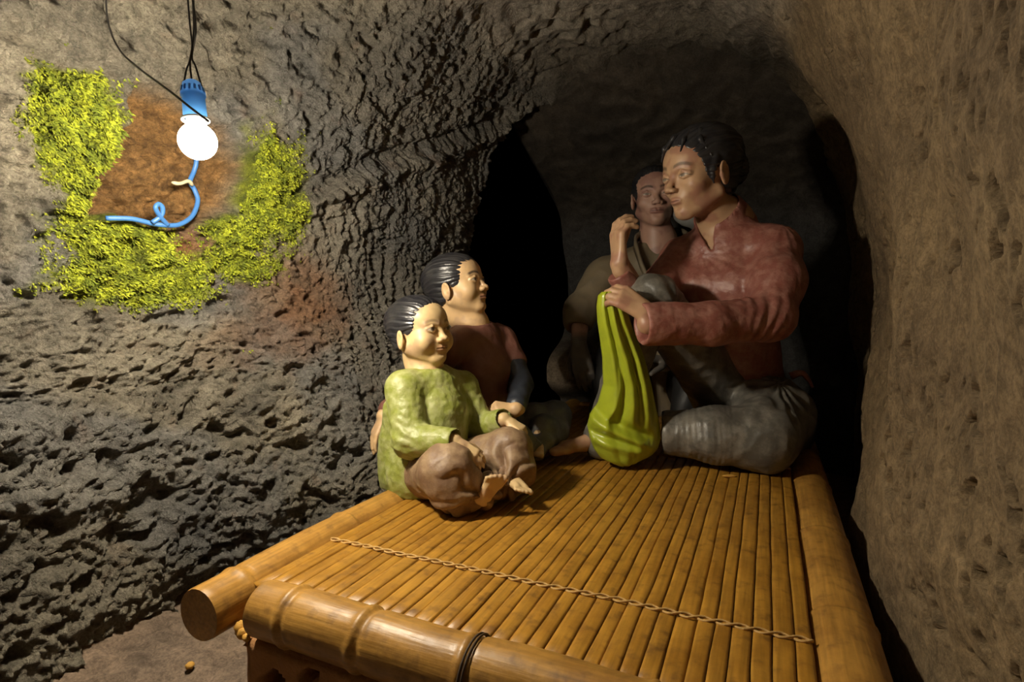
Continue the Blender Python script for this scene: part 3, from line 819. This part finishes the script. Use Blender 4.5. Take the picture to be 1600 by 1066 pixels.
def stain(V, a, b, sc=14, lo=-.1, hi=.35):
    t = sst(lo, hi, fbm(V*sc, 3)); return mixc(a, b, t)
def person(name, base, V, Q, C, mat, label):
    o = mesh(name, V, Q, mat, colors=C, origin=base); return tag(o, label, 'person')

M_skin = painted('painted_skin', None, .42, .45, .12, 90, .22, 40, (.34, .24, .15), vcol=True)
M_hair = painted('painted_hair', (.016, .016, .020), .30, .6, .15, 150, .35, 30, (.075, .07, .065))
M_green = painted('green_paint', (.25, .28, .055), .44, .5, .6, 70, .8, 34, (.42, .42, .20))
M_brown = painted('brown_paint', (.20, .12, .07), .50, .45, .5, 70, .8, 30, (.36, .25, .14))
M_maroon = painted('maroon_paint', (.16, .062, .045), .48, .45, .5, 60, .5, 22, (.24, .13, .10))
M_rose = painted('rose_paint', (.24, .082, .062), .42, .5, .5, 70, .85, 34, (.40, .20, .155))
M_greypants = painted('grey_paint', (.095, .088, .075), .38, .55, .6, 50, .85, 24, (.24, .22, .185))
M_bluegrey = painted('blue_grey_paint', (.085, .09, .10), .45, .5, .2, 50, .6, 24, (.22, .21, .19))
M_navy = painted('navy_paint', (.022, .026, .036), .4, .5, .2, 60, .3, 24, (.06, .065, .075))
M_olive = painted('olive_paint', (.20, .155, .095), .5, .4, .2, 60, .5, 22, (.14, .12, .09))
M_black = painted('black_paint', (.018, .017, .017), .45, .5, .2, 60, .3, 22, (.04, .04, .04))
SK1, SK2 = np.array((.62, .44, .22)), np.array((.52, .34, .19))
SKW, SKWd = np.array((.47, .285, .165)), np.array((.36, .18, .115))
SKM, SKMd = np.array((.46, .265, .20)), np.array((.34, .175, .14))

# ================================================================ SMALL CHILD IN GREEN
H1 = .172; R1 = facing(53, 7); O1 = W(658, 517, 1.40)
lo, hi = bounds([W(590, 450, 1.45), W(590, 800, 1.45), W(850, 450, 1.2), W(850, 800, 1.2), W(620, 600, 1.22), W(840, 700, 1.5)], .06)
fd = Field(lo, hi, .0031, [(O1-.11, O1+.11, .0019)])
head(fd, O1, R1, H1, child=1)
nb = W(668, 588, 1.405)
fd.cone(O1+R1@np.array([-.10, 0, -.35])*H1, nb, .036, .042, .015)
sR, sL = W(632, 608, 1.345), W(722, 605, 1.465)
fd.chain([nb, W(676, 640, 1.41), W(668, 730, 1.41)], [.045, .06, .065], .02); fd.cone(sR, sL, .032, .032, .02)
eR, wR = W(641, 688, 1.30), W(708, 691, 1.258); fd.chain([sR, eR, wR], [.03, .026, .020], .01)
eL, wL = W(752, 668, 1.455), W(787, 656, 1.395); fd.chain([sL, eL, wL], [.028, .024, .018], .01)
hand(fd, W(716, 694, 1.25), W(742, 716, 1.24)-W(712, 692, 1.25), -FH*.7+ZV*.75, .085, thumb=1, curl=(22, 25, 20))
hand(fd, W(796, 658, 1.39), W(822, 676, 1.36)-W(796, 658, 1.39), ZV+.3*RGT-.3*FH, .080, thumb=-1, curl=(35, 35, 25))
kR, aR = W(699, 737, 1.245), W(756, 768, 1.262); kL, aL = W(797, 703, 1.365), W(792, 752, 1.315)
fd.chain([W(664, 738, 1.385), kR, aR], [.045, .04, .024], .01); fd.chain([W(690, 735, 1.425), kL, aL], [.042, .036, .022], .01)
foot(fd, W(752, 793, 1.225), W(780, 744, 1.205)-W(752, 793, 1.225), FH*.9-RGT*.3+ZV*.2, .088, 1, 1.6)
foot(fd, W(792, 756, 1.315), -FH*.85+RGT*.5, ZV+RGT*.3, .085, 1, 1.35)
V, Q = fd.polygonize(); settle(V)
C = stain(V, SK1, SK2, 26, 0, .5); face_paint(V, C, O1, R1, H1, browamt=.5, eye=.85, lip=(.40, .19, .11))
base1 = np.array([*W(680, 760, 1.38)[:2], BED])
ch1 = person('person', base1, V, Q, C, M_skin, 'small child statue in a green shirt sitting cross-legged on the bamboo bed')
hair_mesh('hair', O1, R1, H1, M_hair, ch1, grow=.018, child=1, cut=((.50, 0, -.04), (.42, .50, .45)), nape=-.16)
# shirt
fd = Field(*bounds([W(585, 560, 1.45), W(610, 780, 1.45), W(800, 560, 1.45), W(800, 700, 1.2), W(640, 690, 1.22), W(650, 600, 1.5)], .05), .0034)
fd.chain([W(672, 604, 1.405), W(678, 645, 1.405), W(672, 705, 1.40), W(655, 742, 1.405)], [.056, .073, .077, .084], .05)
fd.chain([sR, W(674, 597, 1.405), sL], [.043, .045, .040], .02)
fd.chain([W(628, 640, 1.40), W(622, 690, 1.42), W(618, 745, 1.425)], [.045, .042, .036], .025)
fd.chain([W(604, 715, 1.42), W(604, 765, 1.43)], [.012, .008], .03)
fd.chain([sR, eR], [.044, .041], .012); fd.chain([eR, wR], [.040, .031], .010)
fd.chain([sL, eL, wL], [.040, .035, .028], .012)
for a, b, r in ((eR, wR, .024), (eL, wL, .022)):
    d = unit(b-a); fd.cone(b-d*.004, b+d*.06, r, r, .004, 'sub'); 
    fd.ell(b+d*.026, (.034, .034, .034), None, .004, 'sub')
fd.cone(nb+np.array([0, 0, .004]), O1+R1@np.array([-.12, 0, -.3])*H1, .044, .05, .006, 'sub')
fd.cone(W(706, 584, 1.35), W(712, 610, 1.335), .004, .002, .006, 'sub')
V, Q = fd.polygonize()
def f1(V):
    el = np.exp(-(np.linalg.norm(V-eR, axis=1)/.045)**2)
    return .0022*(np.abs(perlin(V*np.array([34, 34, 15.])))-.3)+.0030*el*np.sin((V@unit(wR-eR+.3*ZV))*300+2*perlin(V*30))+.0015*perlin(V*70)
V = settle(folds(V, Q, 1, f1))
sh = mesh('shirt', V, Q, M_green, ch1)
cn = [nb+.047*(math.cos(a)*RGT+math.sin(a)*FH)+np.array([0, 0, .006-.006*math.cos(a-.9)]) for a in np.linspace(0, 2*math.pi, 26)]
V, F = tube(np.array(cn), .004, 7, False); mesh('collar', V, F, M_green, sh)
# trousers
fd = Field(*bounds([W(625, 660, 1.45), W(625, 790, 1.45), W(850, 660, 1.45), W(850, 800, 1.2), W(700, 800, 1.16)], .05), .0034)
fd.chain([W(655, 738, 1.41), W(680, 735, 1.42)], [.072, .066], .02)
fd.chain([W(664, 738, 1.385), kR], [.064, .055], .02); fd.chain([kR, aR], [.055, .030], .02)
fd.chain([kR, W(706, 772, 1.235), W(712, 790, 1.245)], [.052, .034, .012], .03); fd.cone(W(712, 788, 1.245), aR, .014, .022, .035)
fd.chain([W(690, 735, 1.425), kL], [.060, .050], .02); fd.chain([kL, W(803, 735, 1.335), aL], [.050, .042, .030], .02)
fd.cone(W(822, 740, 1.35), aL, .022, .024, .03)
V, Q = fd.polygonize()
def f2(V):
    d = V-aR; a = np.arctan2(d@UPV, d@RGT); r = np.linalg.norm(d, axis=1)
    e = V-aL; b = np.arctan2(e@UPV, e@RGT); s = np.linalg.norm(e, axis=1)
    w = 1.2*perlin(V*22)
    return .013*(np.abs(np.sin(a*3.6+w*1.3))-.5)*sst(.0, .03, r)*sst(.17, .07, r)+.011*(np.abs(np.sin(b*4+w*1.3))-.5)*sst(.0, .03, s)*sst(.10, .04, s)*(V@RGT > aL@RGT-.05)+.005*(ridged(V*np.array([16, 16, 13.])+1.2)*.5-.2)+.0022*perlin(V*34)
V = settle(folds(V, Q, 1, f2)); tr = mesh('trousers', V, Q, M_brown, ch1)
th = np.linspace(0, 2*math.pi, 12, endpoint=False)
pc = W(632, 737, 1.332)
V = np.array([pc+.0065*c*(math.cos(a)*RGT+math.sin(a)*UPV)-FWD*z for c, z in ((1, -.012), (1, .003), (.6, .005)) for a in th])
mesh('button', V, grid_faces(3, 12, True).tolist()+[[24+i for i in range(12)]], plain('button', (.42, .40, .28), .3), tr)

# ================================================================ OLDER CHILD IN MAROON
H2 = .180; R2 = facing(69, 14); O2 = W(715, 446, 1.60)
lo, hi = bounds([W(575, 390, 1.55), W(575, 700, 1.48), W(900, 390, 1.75), W(890, 720, 1.6), W(700, 420, 1.8), W(790, 640, 1.38)], .05)
fd = Field(lo, hi, .0034, [(O2-.115, O2+.115, .0020)])
head(fd, O2, R2, H2, child=.7)
nb2 = W(738, 508, 1.615); fd.cone(O2+R2@np.array([-.12, 0, -.35])*H2, nb2, .037, .043, .02)
s2R, s2L = W(700, 545, 1.545), W(780, 533, 1.69)
fd.chain([nb2, W(752, 570, 1.63), W(758, 680, 1.67)], [.045, .06, .065], .02); fd.cone(s2R, s2L, .035, .035, .02)
e2L, w2L = W(814, 600, 1.60), W(806, 640, 1.47); fd.chain([s2L, e2L, w2L], [.03, .026, .02], .01)
hand(fd, w2L, -RGT*.95-FH*.25+ZV*.12, ZV*.9-FH*.55, .10, thumb=-1, curl=(55, 60, 40))
e2R, w2R = W(640, 615, 1.60), W(600, 650, 1.515); fd.chain([s2R, e2R, w2R], [.03, .026, .02], .01)
hand(fd, w2R, W(584, 684, 1.50)-w2R, -RGT*.8-FH*.5, .105, thumb=1, curl=(12, 14, 12))
k2L, a2L = W(868, 652, 1.74), W(846, 690, 1.63); k2R, a2R = W(806, 690, 1.56), W(835, 704, 1.60)
fd.chain([W(785, 690, 1.70), k2L, a2L], [.045, .038, .022], .01); fd.chain([W(750, 690, 1.64), k2R, a2R], [.04, .03, .022], .01)
foot(fd, W(842, 700, 1.64), -RGT*.1-FH*.9, ZV, .11, 1)
V, Q = fd.polygonize(); settle(V)
C = stain(V, SK1*np.array((1, .93, .95)), SK2, 26, 0, .5); face_paint(V, C, O2, R2, H2, browamt=.9, eye=.85, lip=(.38, .15, .10))
base2 = np.array([*W(758, 700, 1.66)[:2], BED])
ch2 = person('person', base2, V, Q, C, M_skin, 'older child statue in a maroon shirt looking up, one arm behind the child in green')
hair_mesh('hair', O2, R2, H2, M_hair, ch2, grow=.022, child=.7, cut=((.47, 0, -.10), (.37, .50, .43)), nape=-.18)
fd = Field(*bounds([W(640, 490, 1.55), W(640, 720, 1.55), W(830, 490, 1.75), W(830, 720, 1.75), W(700, 520, 1.8)], .06), .004)
fd.chain([W(744, 530, 1.62), W(754, 580, 1.63), W(758, 650, 1.65), W(758, 695, 1.67)], [.058, .078, .080, .085], .03)
fd.chain([s2R, W(740, 525, 1.62), s2L], [.046, .05, .046], .02)
fd.cone(s2L, W(800, 566, 1.655), .046, .043, .012); fd.chain([s2R, e2R, w2R+(e2R-w2R)*.25], [.044, .040, .032], .012)
d = unit(W(806, 578, 1.64)-s2L); fd.ell(W(803, 572, 1.645)+d*.03, (.042,)*3, None, .004, 'sub')
fd.cone(nb2+np.array([0, 0, .008]), O2+R2@np.array([-.12, 0, -.3])*H2, .047, .05, .006, 'sub')
V, Q = fd.polygonize()
V = settle(folds(V, Q, 1, lambda V: .0025*perlin(V*np.array([24, 24, 12.]))+.0018*ridged(V*np.array([30, 30, 14.])+4)))
sh = mesh('shirt', V, Q, M_maroon, ch2)
fd = Field(*bounds([W(770, 560, 1.70), W(840, 660, 1.42), W(780, 560, 1.5)], .05), .0034)
fd.chain([W(800, 562, 1.655), e2L, w2L+(e2L-w2L)*.15], [.034, .034, .027], .01)
V, Q = fd.polygonize(); mesh('navy_forearm', folds(V, Q, 1, lambda V: .002*perlin(V*40)), Q, M_navy, ch2)  # navy layer over the left forearm, below the short maroon sleeve
fd = Field(*bounds([W(730, 620, 1.75), W(730, 720, 1.55), W(900, 620, 1.8), W(900, 720, 1.55)], .06), .0038)
fd.chain([W(755, 690, 1.67), W(785, 690, 1.70)], [.08, .07], .02)
fd.chain([W(785, 690, 1.70), W(835, 655, 1.72), k2L], [.055, .045, .045], .015); fd.chain([k2L, W(866, 672, 1.70), a2L], [.044, .042, .034], .012)
fd.ell(W(868, 648, 1.73), (.046, .046, .044), None, .006); fd.ell(W(850, 672, 1.66), (.042, .05, .044), None, .004)
fd.chain([W(750, 690, 1.64), k2R, a2R], [.055, .045, .03], .015)
V, Q = fd.polygonize(); V = settle(folds(V, Q, 1, lambda V: .003*ridged(V*22)+.002*perlin(V*40)))
mesh('trousers', V, Q, M_bluegrey, ch2)

# ================================================================ WOMAN SEWING
HW = .252; RW = facing(-66, -9, 0); OW = W(1093, 272, 1.66)
LW = lambda x, y, z: OW+RW@(np.array([x, y, z])*HW)
sl, sr = W(1210, 392, 1.63), W(1066, 405, 1.79); nbw = W(1134, 352, 1.735)
el, wl_ = W(1204, 497, 1.50), W(1012, 506, 1.44); er, wr_ = W(1004, 478, 1.62), W(968, 412, 1.57)
hipR, kneR, ankR = W(1150, 645, 1.84), W(1020, 466, 1.57), W(938, 690, 1.68)
hipL, kneL, ankL = W(1200, 655, 1.84), W(1192, 684, 1.545), W(1052, 678, 1.60)
lo, hi = bounds([W(870, 190, 1.6), W(1250, 190, 1.75), W(870, 720, 1.7), W(1260, 740, 1.5), W(1260, 740, 1.9), W(1200, 500, 1.42), W(960, 480, 1.4)], .05)
fd = Field(lo, hi, .0042, [(OW-.155, OW+.155, .0023), (np.minimum(W(940, 330, 1.5), W(1010, 500, 1.5))-.02, np.maximum(W(940, 330, 1.5), W(1010, 500, 1.42))+.02, .0030)])
head(fd, OW, RW, HW, child=0.0, fine=1)
fd.cone(LW(-.12, 0, -.32), nbw, .047, .058, .02)
fd.cone(nbw-FH*.02, W(1114, 404, 1.695), .050, .034, .03)
fd.chain([nbw, W(1138, 440, 1.74), W(1150, 560, 1.79), W(1180, 640, 1.84)], [.08, .10, .09, .10], .04); fd.cone(sl, sr, .045, .045, .03)
fd.chain([sl, el, wl_], [.045, .038, .027], .015); fd.chain([sr, er, wr_], [.045, .036, .026], .015)
hand(fd, W(1012, 490, 1.44), W(975, 466, 1.455)-W(1012, 490, 1.44), ZV*.55-FH*.8, .155, thumb=-1, curl=(28, 35, 25), tdir=(.85, .25, -.25))
hand(fd, wr_, W(968, 362, 1.57)-W(970, 412, 1.57), -RGT*.9-FH*.25, .165, thumb=1, spread=.25, tdir=(1.0, .10, -.45), per=[(14, 34, 24), (20, 38, 28), (28, 42, 30), (36, 44, 30)])
fd.chain([hipR, kneR, ankR], [.07, .05, .033], .02); fd.chain([hipL, kneL, ankL], [.07, .052, .035], .02)
foot(fd, W(945, 707, 1.70), W(880, 708, 1.645)-W(945, 707, 1.70), ZV, .20, 1)
V, Q = fd.polygonize(); settle(V)
C = stain(V, SKW, SKWd, 16, -.05, .4)
face_paint(V, C, OW, RW, HW, browamt=.7, eye=.7, lip=(.33, .14, .10), mw=.74, eo=.017, ez=-.014)
basew = np.array([*W(1180, 700, 1.80)[:2], BED])
wo = person('person', basew, V, Q, C, M_skin, 'woman statue in rose shirt and grey trousers sewing a green garment')
def bun(fd, L):
    fd.ell(L(-.50, 0, .02), np.array([.16, .20, .20])*HW, RW, .06*HW)
    fd.ell(L(-.15, 0, .22), np.array([.42, .36, .34])*HW, RW, .08*HW)
    for s in (1, -1): fd.chain([L(.06, s*.325, .12), L(.09, s*.310, .0), L(.07, s*.290, -.14)], [.045*HW, .034*HW, .012*HW], .03*HW)
def locks(fd, L):
    bun(fd, L)
hw = hair_mesh('hair', OW, RW, HW, M_hair, wo, grow=.03, cut=((.52, 0, -.10), (.43, .52, .46)), nape=-.20, extra=locks, strand=.0014, freq=44)
fd = Field(OW-.17, OW+.17, .0022)
fd.chain([LW(.16, .10, .47), LW(.30, .13, .36), LW(.365, .14, .24)], [.022*HW, .022*HW, .008*HW], .01)
fd.chain([LW(.10, .02, .50), LW(.30, -.02, .42), LW(.40, -.06, .30)], [.025*HW, .025*HW, .01*HW], .01)
fd.chain([LW(.10, .18, .45), LW(.18, .26, .33), LW(.12, .34, .14)], [.025*HW, .025*HW, .012*HW], .01)
fd.chain([LW(.20, -.10, .46), LW(.33, -.16, .33), LW(.34, -.22, .2)], [.022*HW, .022*HW, .008*HW], .01)
V, Q = fd.polygonize(); mesh('loose_lock', V, Q, M_hair, hw)
# shirt
lo, hi = bounds([W(940, 340, 1.55), W(1010, 520, 1.40), W(1255, 340, 1.6), W(1255, 660, 1.95), W(1100, 340, 1.9), W(1230, 520, 1.44)], .06)
fd = Field(lo, hi, .0042)
fd.chain([W(1136, 405, 1.735), W(1140, 450, 1.735), W(1150, 550, 1.785), W(1170, 620, 1.82)], [.105, .128, .112, .120], .05)
fd.chain([sl, W(1136, 385, 1.73), sr], [.068, .088, .064], .04)
fd.ell(W(1158, 452, 1.63), (.06, .06, .065), None, .05); fd.ell(W(1085, 452, 1.70), (.055, .055, .06), None, .05)
fd.chain([sl, W(1216, 440, 1.55), el], [.068, .066, .062], .03); fd.chain([el, W(1110, 506, 1.46), wl_], [.058, .055, .054], .02)
fd.chain([sr, er], [.062, .050], .03); fd.chain([er, W(969, 432, 1.58)], [.046, .036], .02)
d = unit(wl_-el); fd.half(wl_-d*.0, d) if False else fd.ell(wl_+d*.075, (.075,)*3, None, .005, 'sub')
fd.cone(wl_-d*.03, wl_+d*.05, .040, .042, .006, 'sub')
d2 = unit(wr_-er); fd.ell(W(969, 432, 1.58)+d2*.052, (.05,)*3, None, .004, 'sub')
nu = unit(LW(-.12, 0, -.32)-nbw)
fd.cone(nbw-nu*.02, nbw+nu*.030-FH*0, .086, .079, .012)
fd.cone(nbw-nu*.015, nbw+nu*.30, .066, .066, .005, 'sub')
for dd in np.arange(1.58, 1.705, .012): fd.cone(W(1094, 326, dd), W(1111, 388, dd), .040, .006, .004, 'sub')
V, Q = fd.polygonize()
def fw(V):
    e = np.linalg.norm(V-el, axis=1); ge = np.exp(-(np.linalg.norm(V-W(1182, 494, 1.49), axis=1)/.055)**2)
    ax_ = unit(wl_-el)
    crease = np.sin((V-el)@unit(ax_+.45*ZV)*235+1.6*perlin(V*14))
    gs = np.exp(-(np.linalg.norm(V-W(1200, 400, 1.58), axis=1)/.12)**2)
    rad = V-W(1215, 350, 1.62); an = np.arctan2(rad@UPV, rad@RGT)
    nk = V-W(1110, 390, 1.60); an2 = np.arctan2(nk@UPV, nk@RGT); gn = np.exp(-(np.linalg.norm(nk, axis=1)/.16)**2)
    return .0055*ge*crease+.0012*gs*np.sin(an*14+1.5*perlin(V*16))+.0008*gn*np.sin(an2*15+perlin(V*14))*sst(.02, .07, np.linalg.norm(nk, axis=1))+.003*perlin(V*np.array([13, 13, 7.]))+.003*(np.abs(perlin(V*np.array([22, 22, 9.])))-.3)+.0012*perlin(V*48)
V = settle(folds(V, Q, 1, fw)); sh = mesh('shirt', V, Q, M_rose, wo)
# trousers
lo, hi = bounds([W(930, 420, 1.6), W(1260, 580, 1.95), W(930, 720, 1.72), W(1260, 750, 1.45), W(1020, 430, 1.48)], .05)
fd = Field(lo, hi, .0042)
fd.chain([W(1165, 640, 1.85), W(1195, 660, 1.85)], [.135, .14], .04)
fd.chain([hipR, kneR], [.10, .066], .03); fd.chain([kneR, ankR], [.064, .052], .02)
fd.chain([hipL, W(1206, 650, 1.68), kneL], [.13, .105, .088], .04); fd.chain([kneL, W(1120, 680, 1.565), W(1048, 677, 1.60)], [.086, .072, .062], .03)
d = unit(ankL-kneL); fd.ell(W(1048, 677, 1.60)+d*.088, (.085,)*3, None, .006, 'sub')
V, Q = fd.polygonize()
def ft_(V):
    dd = V-W(1215, 600, 1.62); a = np.arctan2(dd@UPV, dd@RGT); g = np.exp(-(np.linalg.norm(dd, axis=1)/.14)**2)
    s = (V-kneL)@unit(ankL-kneL); gs = sst(.06, .1, s)*sst(.26, .2, s)*sst(.12, .09, np.linalg.norm(V-kneL-s[:, None]*unit(ankL-kneL), axis=1))
    kk = np.exp(-(np.linalg.norm(V-kneR, axis=1)/.1)**2); dk = V-W(1050, 480, 1.55); ak = np.arctan2(dk@UPV, dk@RGT)
    return .006*g*np.sin(a*11+2*perlin(V*12))+.0008*gs*np.sin(s*430+3*perlin(V*12))*(.4+.6*sst(-.2, .3, perlin(V*16+4)))+.004*kk*np.sin(ak*9+2*perlin(V*14))+.005*perlin(V*11)+.0025*ridged(V*19)
V = settle(folds(V, Q, 1, ft_)); mesh('trousers', V, Q, M_greypants, wo)
# tied shirt tail poking out behind her hip
V, F = tube(spline([W(1235, 588, 1.70), W(1252, 583, 1.69), W(1262, 592, 1.685), W(1270, 606, 1.68)], 12), np.linspace(.012, .004, 12), 8); mesh('shirt_tail', V, F, M_rose, sh)

# green garment hanging from her hand over the raised shin
rows = [(456, 940, 966, 1.500), (462, 934, 976, 1.500), (480, 932, 979, 1.505), (505, 934, 986, 1.515), (530, 938, 996, 1.525), (560, 942, 1007, 1.535), (600, 943, 1017, 1.55), (630, 934, 1023, 1.56), (648, 921, 1027, 1.57),
        (665, 917, 1030, 1.575), (685, 921, 1031, 1.585), (700, 927, 1027, 1.59), (712, 936, 1016, 1.60), (718, 955, 1000, 1.61)]
rv = np.array(rows); vv = np.concatenate([np.linspace(456, 718, 110)]); seg = 120
ul, ur, dp = (np.interp(vv, rv[:, 0], rv[:, i]) for i in (1, 2, 3))
V = []
for i, v in enumerate(vv):
    th = np.linspace(0, 2*math.pi, seg, endpoint=False); c_ = (ul[i]+ur[i])/2; hw_ = (ur[i]-ul[i])/2
    f = (v-456)/262
    xn = np.cos(th); fr = sst(.25, -.35, np.sin(th))
    rg = lambda c0, c1, w, A: A*np.exp(-((xn-(c0+(c1-c0)*f))/w)**2)
    q3 = np.stack([xn*1.7-.3*f, np.sin(th)*1.7, np.full(seg, f*1.3)], 1)
    amp = min(1, .35+1.3*f)*sst(1.0, .9, f)
    ridge = rg(-.72, -.50, .16, .013)+rg(-.20, .22, .17, .016)+rg(.45, .72, .14, .012)-rg(-.45, -.12, .09, .011)-rg(.12, .48, .08, .011)+rg(.05, -.75, .10, .006)
    hem = .018*np.exp(-((f-.745-.11*(xn+.9))/.030)**2)-.013*np.exp(-((f-.70-.10*(xn+.9))/.028)**2)+.012*np.exp(-((f-.86-.05*(xn+.9))/.03)**2)-.010*np.exp(-((f-.81-.08*(xn+.9))/.022)**2)
    ridge = ridge*amp*(1-.75*sst(.72, .82, f))+hem*sst(1.05, .3, xn+.0)*(f > .55)
    fold = .22*(np.abs(perlin(q3))-.25)
    rr = 1+fold*(np.sin(th) < .3)
    x = np.cos(th)*hw_*(1+.25*fold); depth = (.028+.034*f)
    # diagonal sagging creases near the hem
    sag = -ridge*fr
    for k in range(seg):
        V.append(W(c_+x[k], v+6*math.sin(th[k]*2)*f*.5, dp[i])+FH*(np.sin(th[k])*depth*rr[k]+sag[k]))
V = np.array(V); F = grid_faces(len(vv), seg, True).tolist()+[list(range(seg))[::-1], [(len(vv)-1)*seg+i for i in range(seg)]]
settle(V)
M_lime = painted('lime_paint', (.36, .42, .025), .30, .6, .18, 60, .5, 20, (.25, .29, .03))
tag(mesh('green_garment', V, F, M_lime, origin=np.array([*W(980, 715, 1.6)[:2], BED])), 'shiny lime green garment draped over the raised shin of the woman in rose', 'garment')

# ================================================================ MAN BEHIND
HM = .238; RM = facing(-8, 0, 3); OM = W(1022, 308, 2.25)
msR, msL = W(945, 432, 2.27), W(1100, 425, 2.31); nbm = W(1028, 378, 2.30)
meR, mwR = W(908, 485, 2.20), W(904, 540, 2.12); meL, mwL = W(1110, 520, 2.2), W(1040, 560, 2.1)
lo, hi = bounds([W(880, 255, 2.3), W(1140, 255, 2.3), W(880, 660, 2.1), W(1140, 660, 2.5), W(900, 560, 2.0), W(900, 640, 1.98)], .06)
fd = Field(lo, hi, .0056, [(OM-.14, OM+.14, .003)])
head(fd, OM, RM, HM, child=0, old=1)
LM = lambda x, y, z: OM+RM@(np.array([x, y, z])*HM)
fd.cone(LM(-.1, 0, -.3), nbm, .052, .062, .03)
fd.chain([nbm, W(1030, 450, 2.33), W(1030, 560, 2.38), W(1030, 620, 2.42)], [.07, .10, .10, .10], .04); fd.cone(msR, msL, .045, .045, .03)
fd.chain([msR, meR, mwR], [.045, .036, .027], .015); fd.chain([msL, meL, mwL], [.045, .036, .027], .015)
hand(fd, mwR, ZV*-.95+RGT*.18-FH*.2, -FH*.9-RGT*.3, .18, thumb=-1, curl=(8, 18, 15))
hand(fd, mwL, -RGT*.8-FH*.3, ZV, .18, thumb=1, curl=(30, 30, 20))
mk_, ma = W(962, 558, 2.14), W(945, 640, 2.10)
fd.chain([W(1000, 630, 2.42), mk_, ma], [.07, .05, .035], .02); fd.chain([W(1060, 630, 2.42), W(1090, 560, 2.08), W(1070, 650, 2.08)], [.07, .05, .035], .02)
foot(fd, W(940, 655, 2.12), -FH, ZV, .22, 1)
V, Q = fd.polygonize(); settle(V)
C = stain(V, SKM, SKMd, 16, -.05, .4); face_paint(V, C, OM, RM, HM, browamt=.8, eye=.7, lip=(.22, .08, .07), eo=.018, ez=-.010)
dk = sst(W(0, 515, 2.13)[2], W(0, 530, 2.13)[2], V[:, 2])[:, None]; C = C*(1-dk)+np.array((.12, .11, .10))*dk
basem = np.array([*W(1030, 640, 2.42)[:2], BED])
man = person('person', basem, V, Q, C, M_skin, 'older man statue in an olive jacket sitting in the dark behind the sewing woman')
hair_mesh('hair', OM, RM, HM, M_hair, man, grow=.022, cut=((.50, 0, -.08), (.40, .44, .46)), nape=-.2, step=.0034)
fd = Field(*bounds([W(880, 360, 2.2), W(1150, 360, 2.4), W(880, 640, 2.4), W(1150, 640, 2.5), W(900, 480, 2.1)], .07), .0056)
fd.chain([W(1028, 430, 2.32), W(1030, 480, 2.33), W(1030, 560, 2.37), W(1030, 620, 2.41)], [.12, .135, .13, .13], .05)
fd.chain([msR, W(1028, 405, 2.31), msL], [.068, .08, .068], .04)
fd.chain([msR, meR], [.068, .062], .03); fd.cone(meR, W(904, 500, 2.18), .060, .056, .02); fd.chain([msL, meL, mwL], [.066, .06, .045], .03)
fd.ell(W(900, 528, 2.14), (.055,)*3, None, .008, 'sub')
fd.cone(LM(-.1, 0, -.3), nbm+ZV*.01, .066, .072, .01, 'sub'); fd.cone(W(1022, 385, 2.2), W(1022, 440, 2.19), .05, .012, .02, 'sub')
V, Q = fd.polygonize()
V = folds(V, Q, 1, lambda V: .005*perlin(V*np.array([12, 12, 7.]))+.004*ridged(V*np.array([16, 16, 9.])+2)); jk = mesh('jacket', V, Q, M_olive, man)
for pts in ([W(1062, 362, 2.34), W(1000, 368, 2.28), W(1000, 400, 2.20), W(1020, 450, 2.165)], [W(1062, 362, 2.34), W(1072, 372, 2.24), W(1050, 405, 2.18), W(1024, 450, 2.165)]):
    p = spline(pts, 24); V = []
    for i, q in enumerate(p):
        o_ = unit((q-nbm)*np.array([1, 1, 0])); t_ = unit(np.cross(ZV, o_))*(1 if pts[1][0] < nbm[0] else 1)
        V += [q, q+ZV*.018, q+ZV*.010+o_*.012, q-ZV*.028+o_*.014]
    mesh('lapel', np.array(V), grid_faces(24, 4, True).tolist()+[[3, 2, 1, 0], [92, 93, 94, 95]], M_olive, jk)
# pale cloth on his far shoulder
V, F = tube(spline([W(1050, 326, 2.25), W(1072, 338, 2.22), W(1090, 345, 2.23), W(1115, 372, 2.26)], 16), [.006, .02, .03, .034, .036]+[.038]*11, 12); mesh('shoulder_cloth', V, F, painted('grey_cloth', (.22, .22, .21), .7, .3), jk)
fd = Field(*bounds([W(880, 500, 2.1), W(1150, 520, 2.1), W(880, 660, 1.98), W(1150, 660, 2.55)], .06), .0058)
fd.chain([W(1010, 625, 2.43), W(1050, 625, 2.43)], [.13, .13], .03)
fd.chain([W(1000, 625, 2.42), mk_], [.10, .07], .03); fd.chain([mk_, ma], [.07, .058], .02); fd.chain([W(1060, 625, 2.42), W(1090, 560, 2.08), W(1070, 650, 2.08)], [.10, .07, .055], .03)
V, Q = fd.polygonize(); V = settle(folds(V, Q, 1, lambda V: .005*perlin(V*12))); mesh('trousers', V, Q, M_black, man)

# ================================================================ SMALL BITS
YEL = (.50, .27, .05)
p = on_z(1140, 744, BED+.004)
pebble('bamboo_chip', p, .020, YEL, 'small yellow bamboo chip lying on the bed by the woman in rose', 'chip', sq=(1, .25, .2), seed=4, rot=YAW)
p = W(368, 984, .885); p[2] = BED-.062+.010
zb_ = BED-.052
CL_ = ('largest ochre clay chip, wedged between the stone block and the bamboo side rail', 'mid-sized ochre clay chip between two others on top of the stone block', 'smallest ochre clay chip tucked under the front bamboo pole')
for i, (x, y, r) in enumerate(((-.741, .622, .012), (-.726, .612, .010), (-.712, .606, .007))):
    pebble('clay_chip', (x, y, zb_), r, YEL, CL_[i], 'chip', 'clay chips on the stone block', sq=(1, .8, .9), seed=i+1)
p = on_z(297, 1040, FLOOR+.012); pebble('pebble', p, .008, YEL, 'single ochre pebble on the earth floor near the stone block', 'pebble', seed=9)
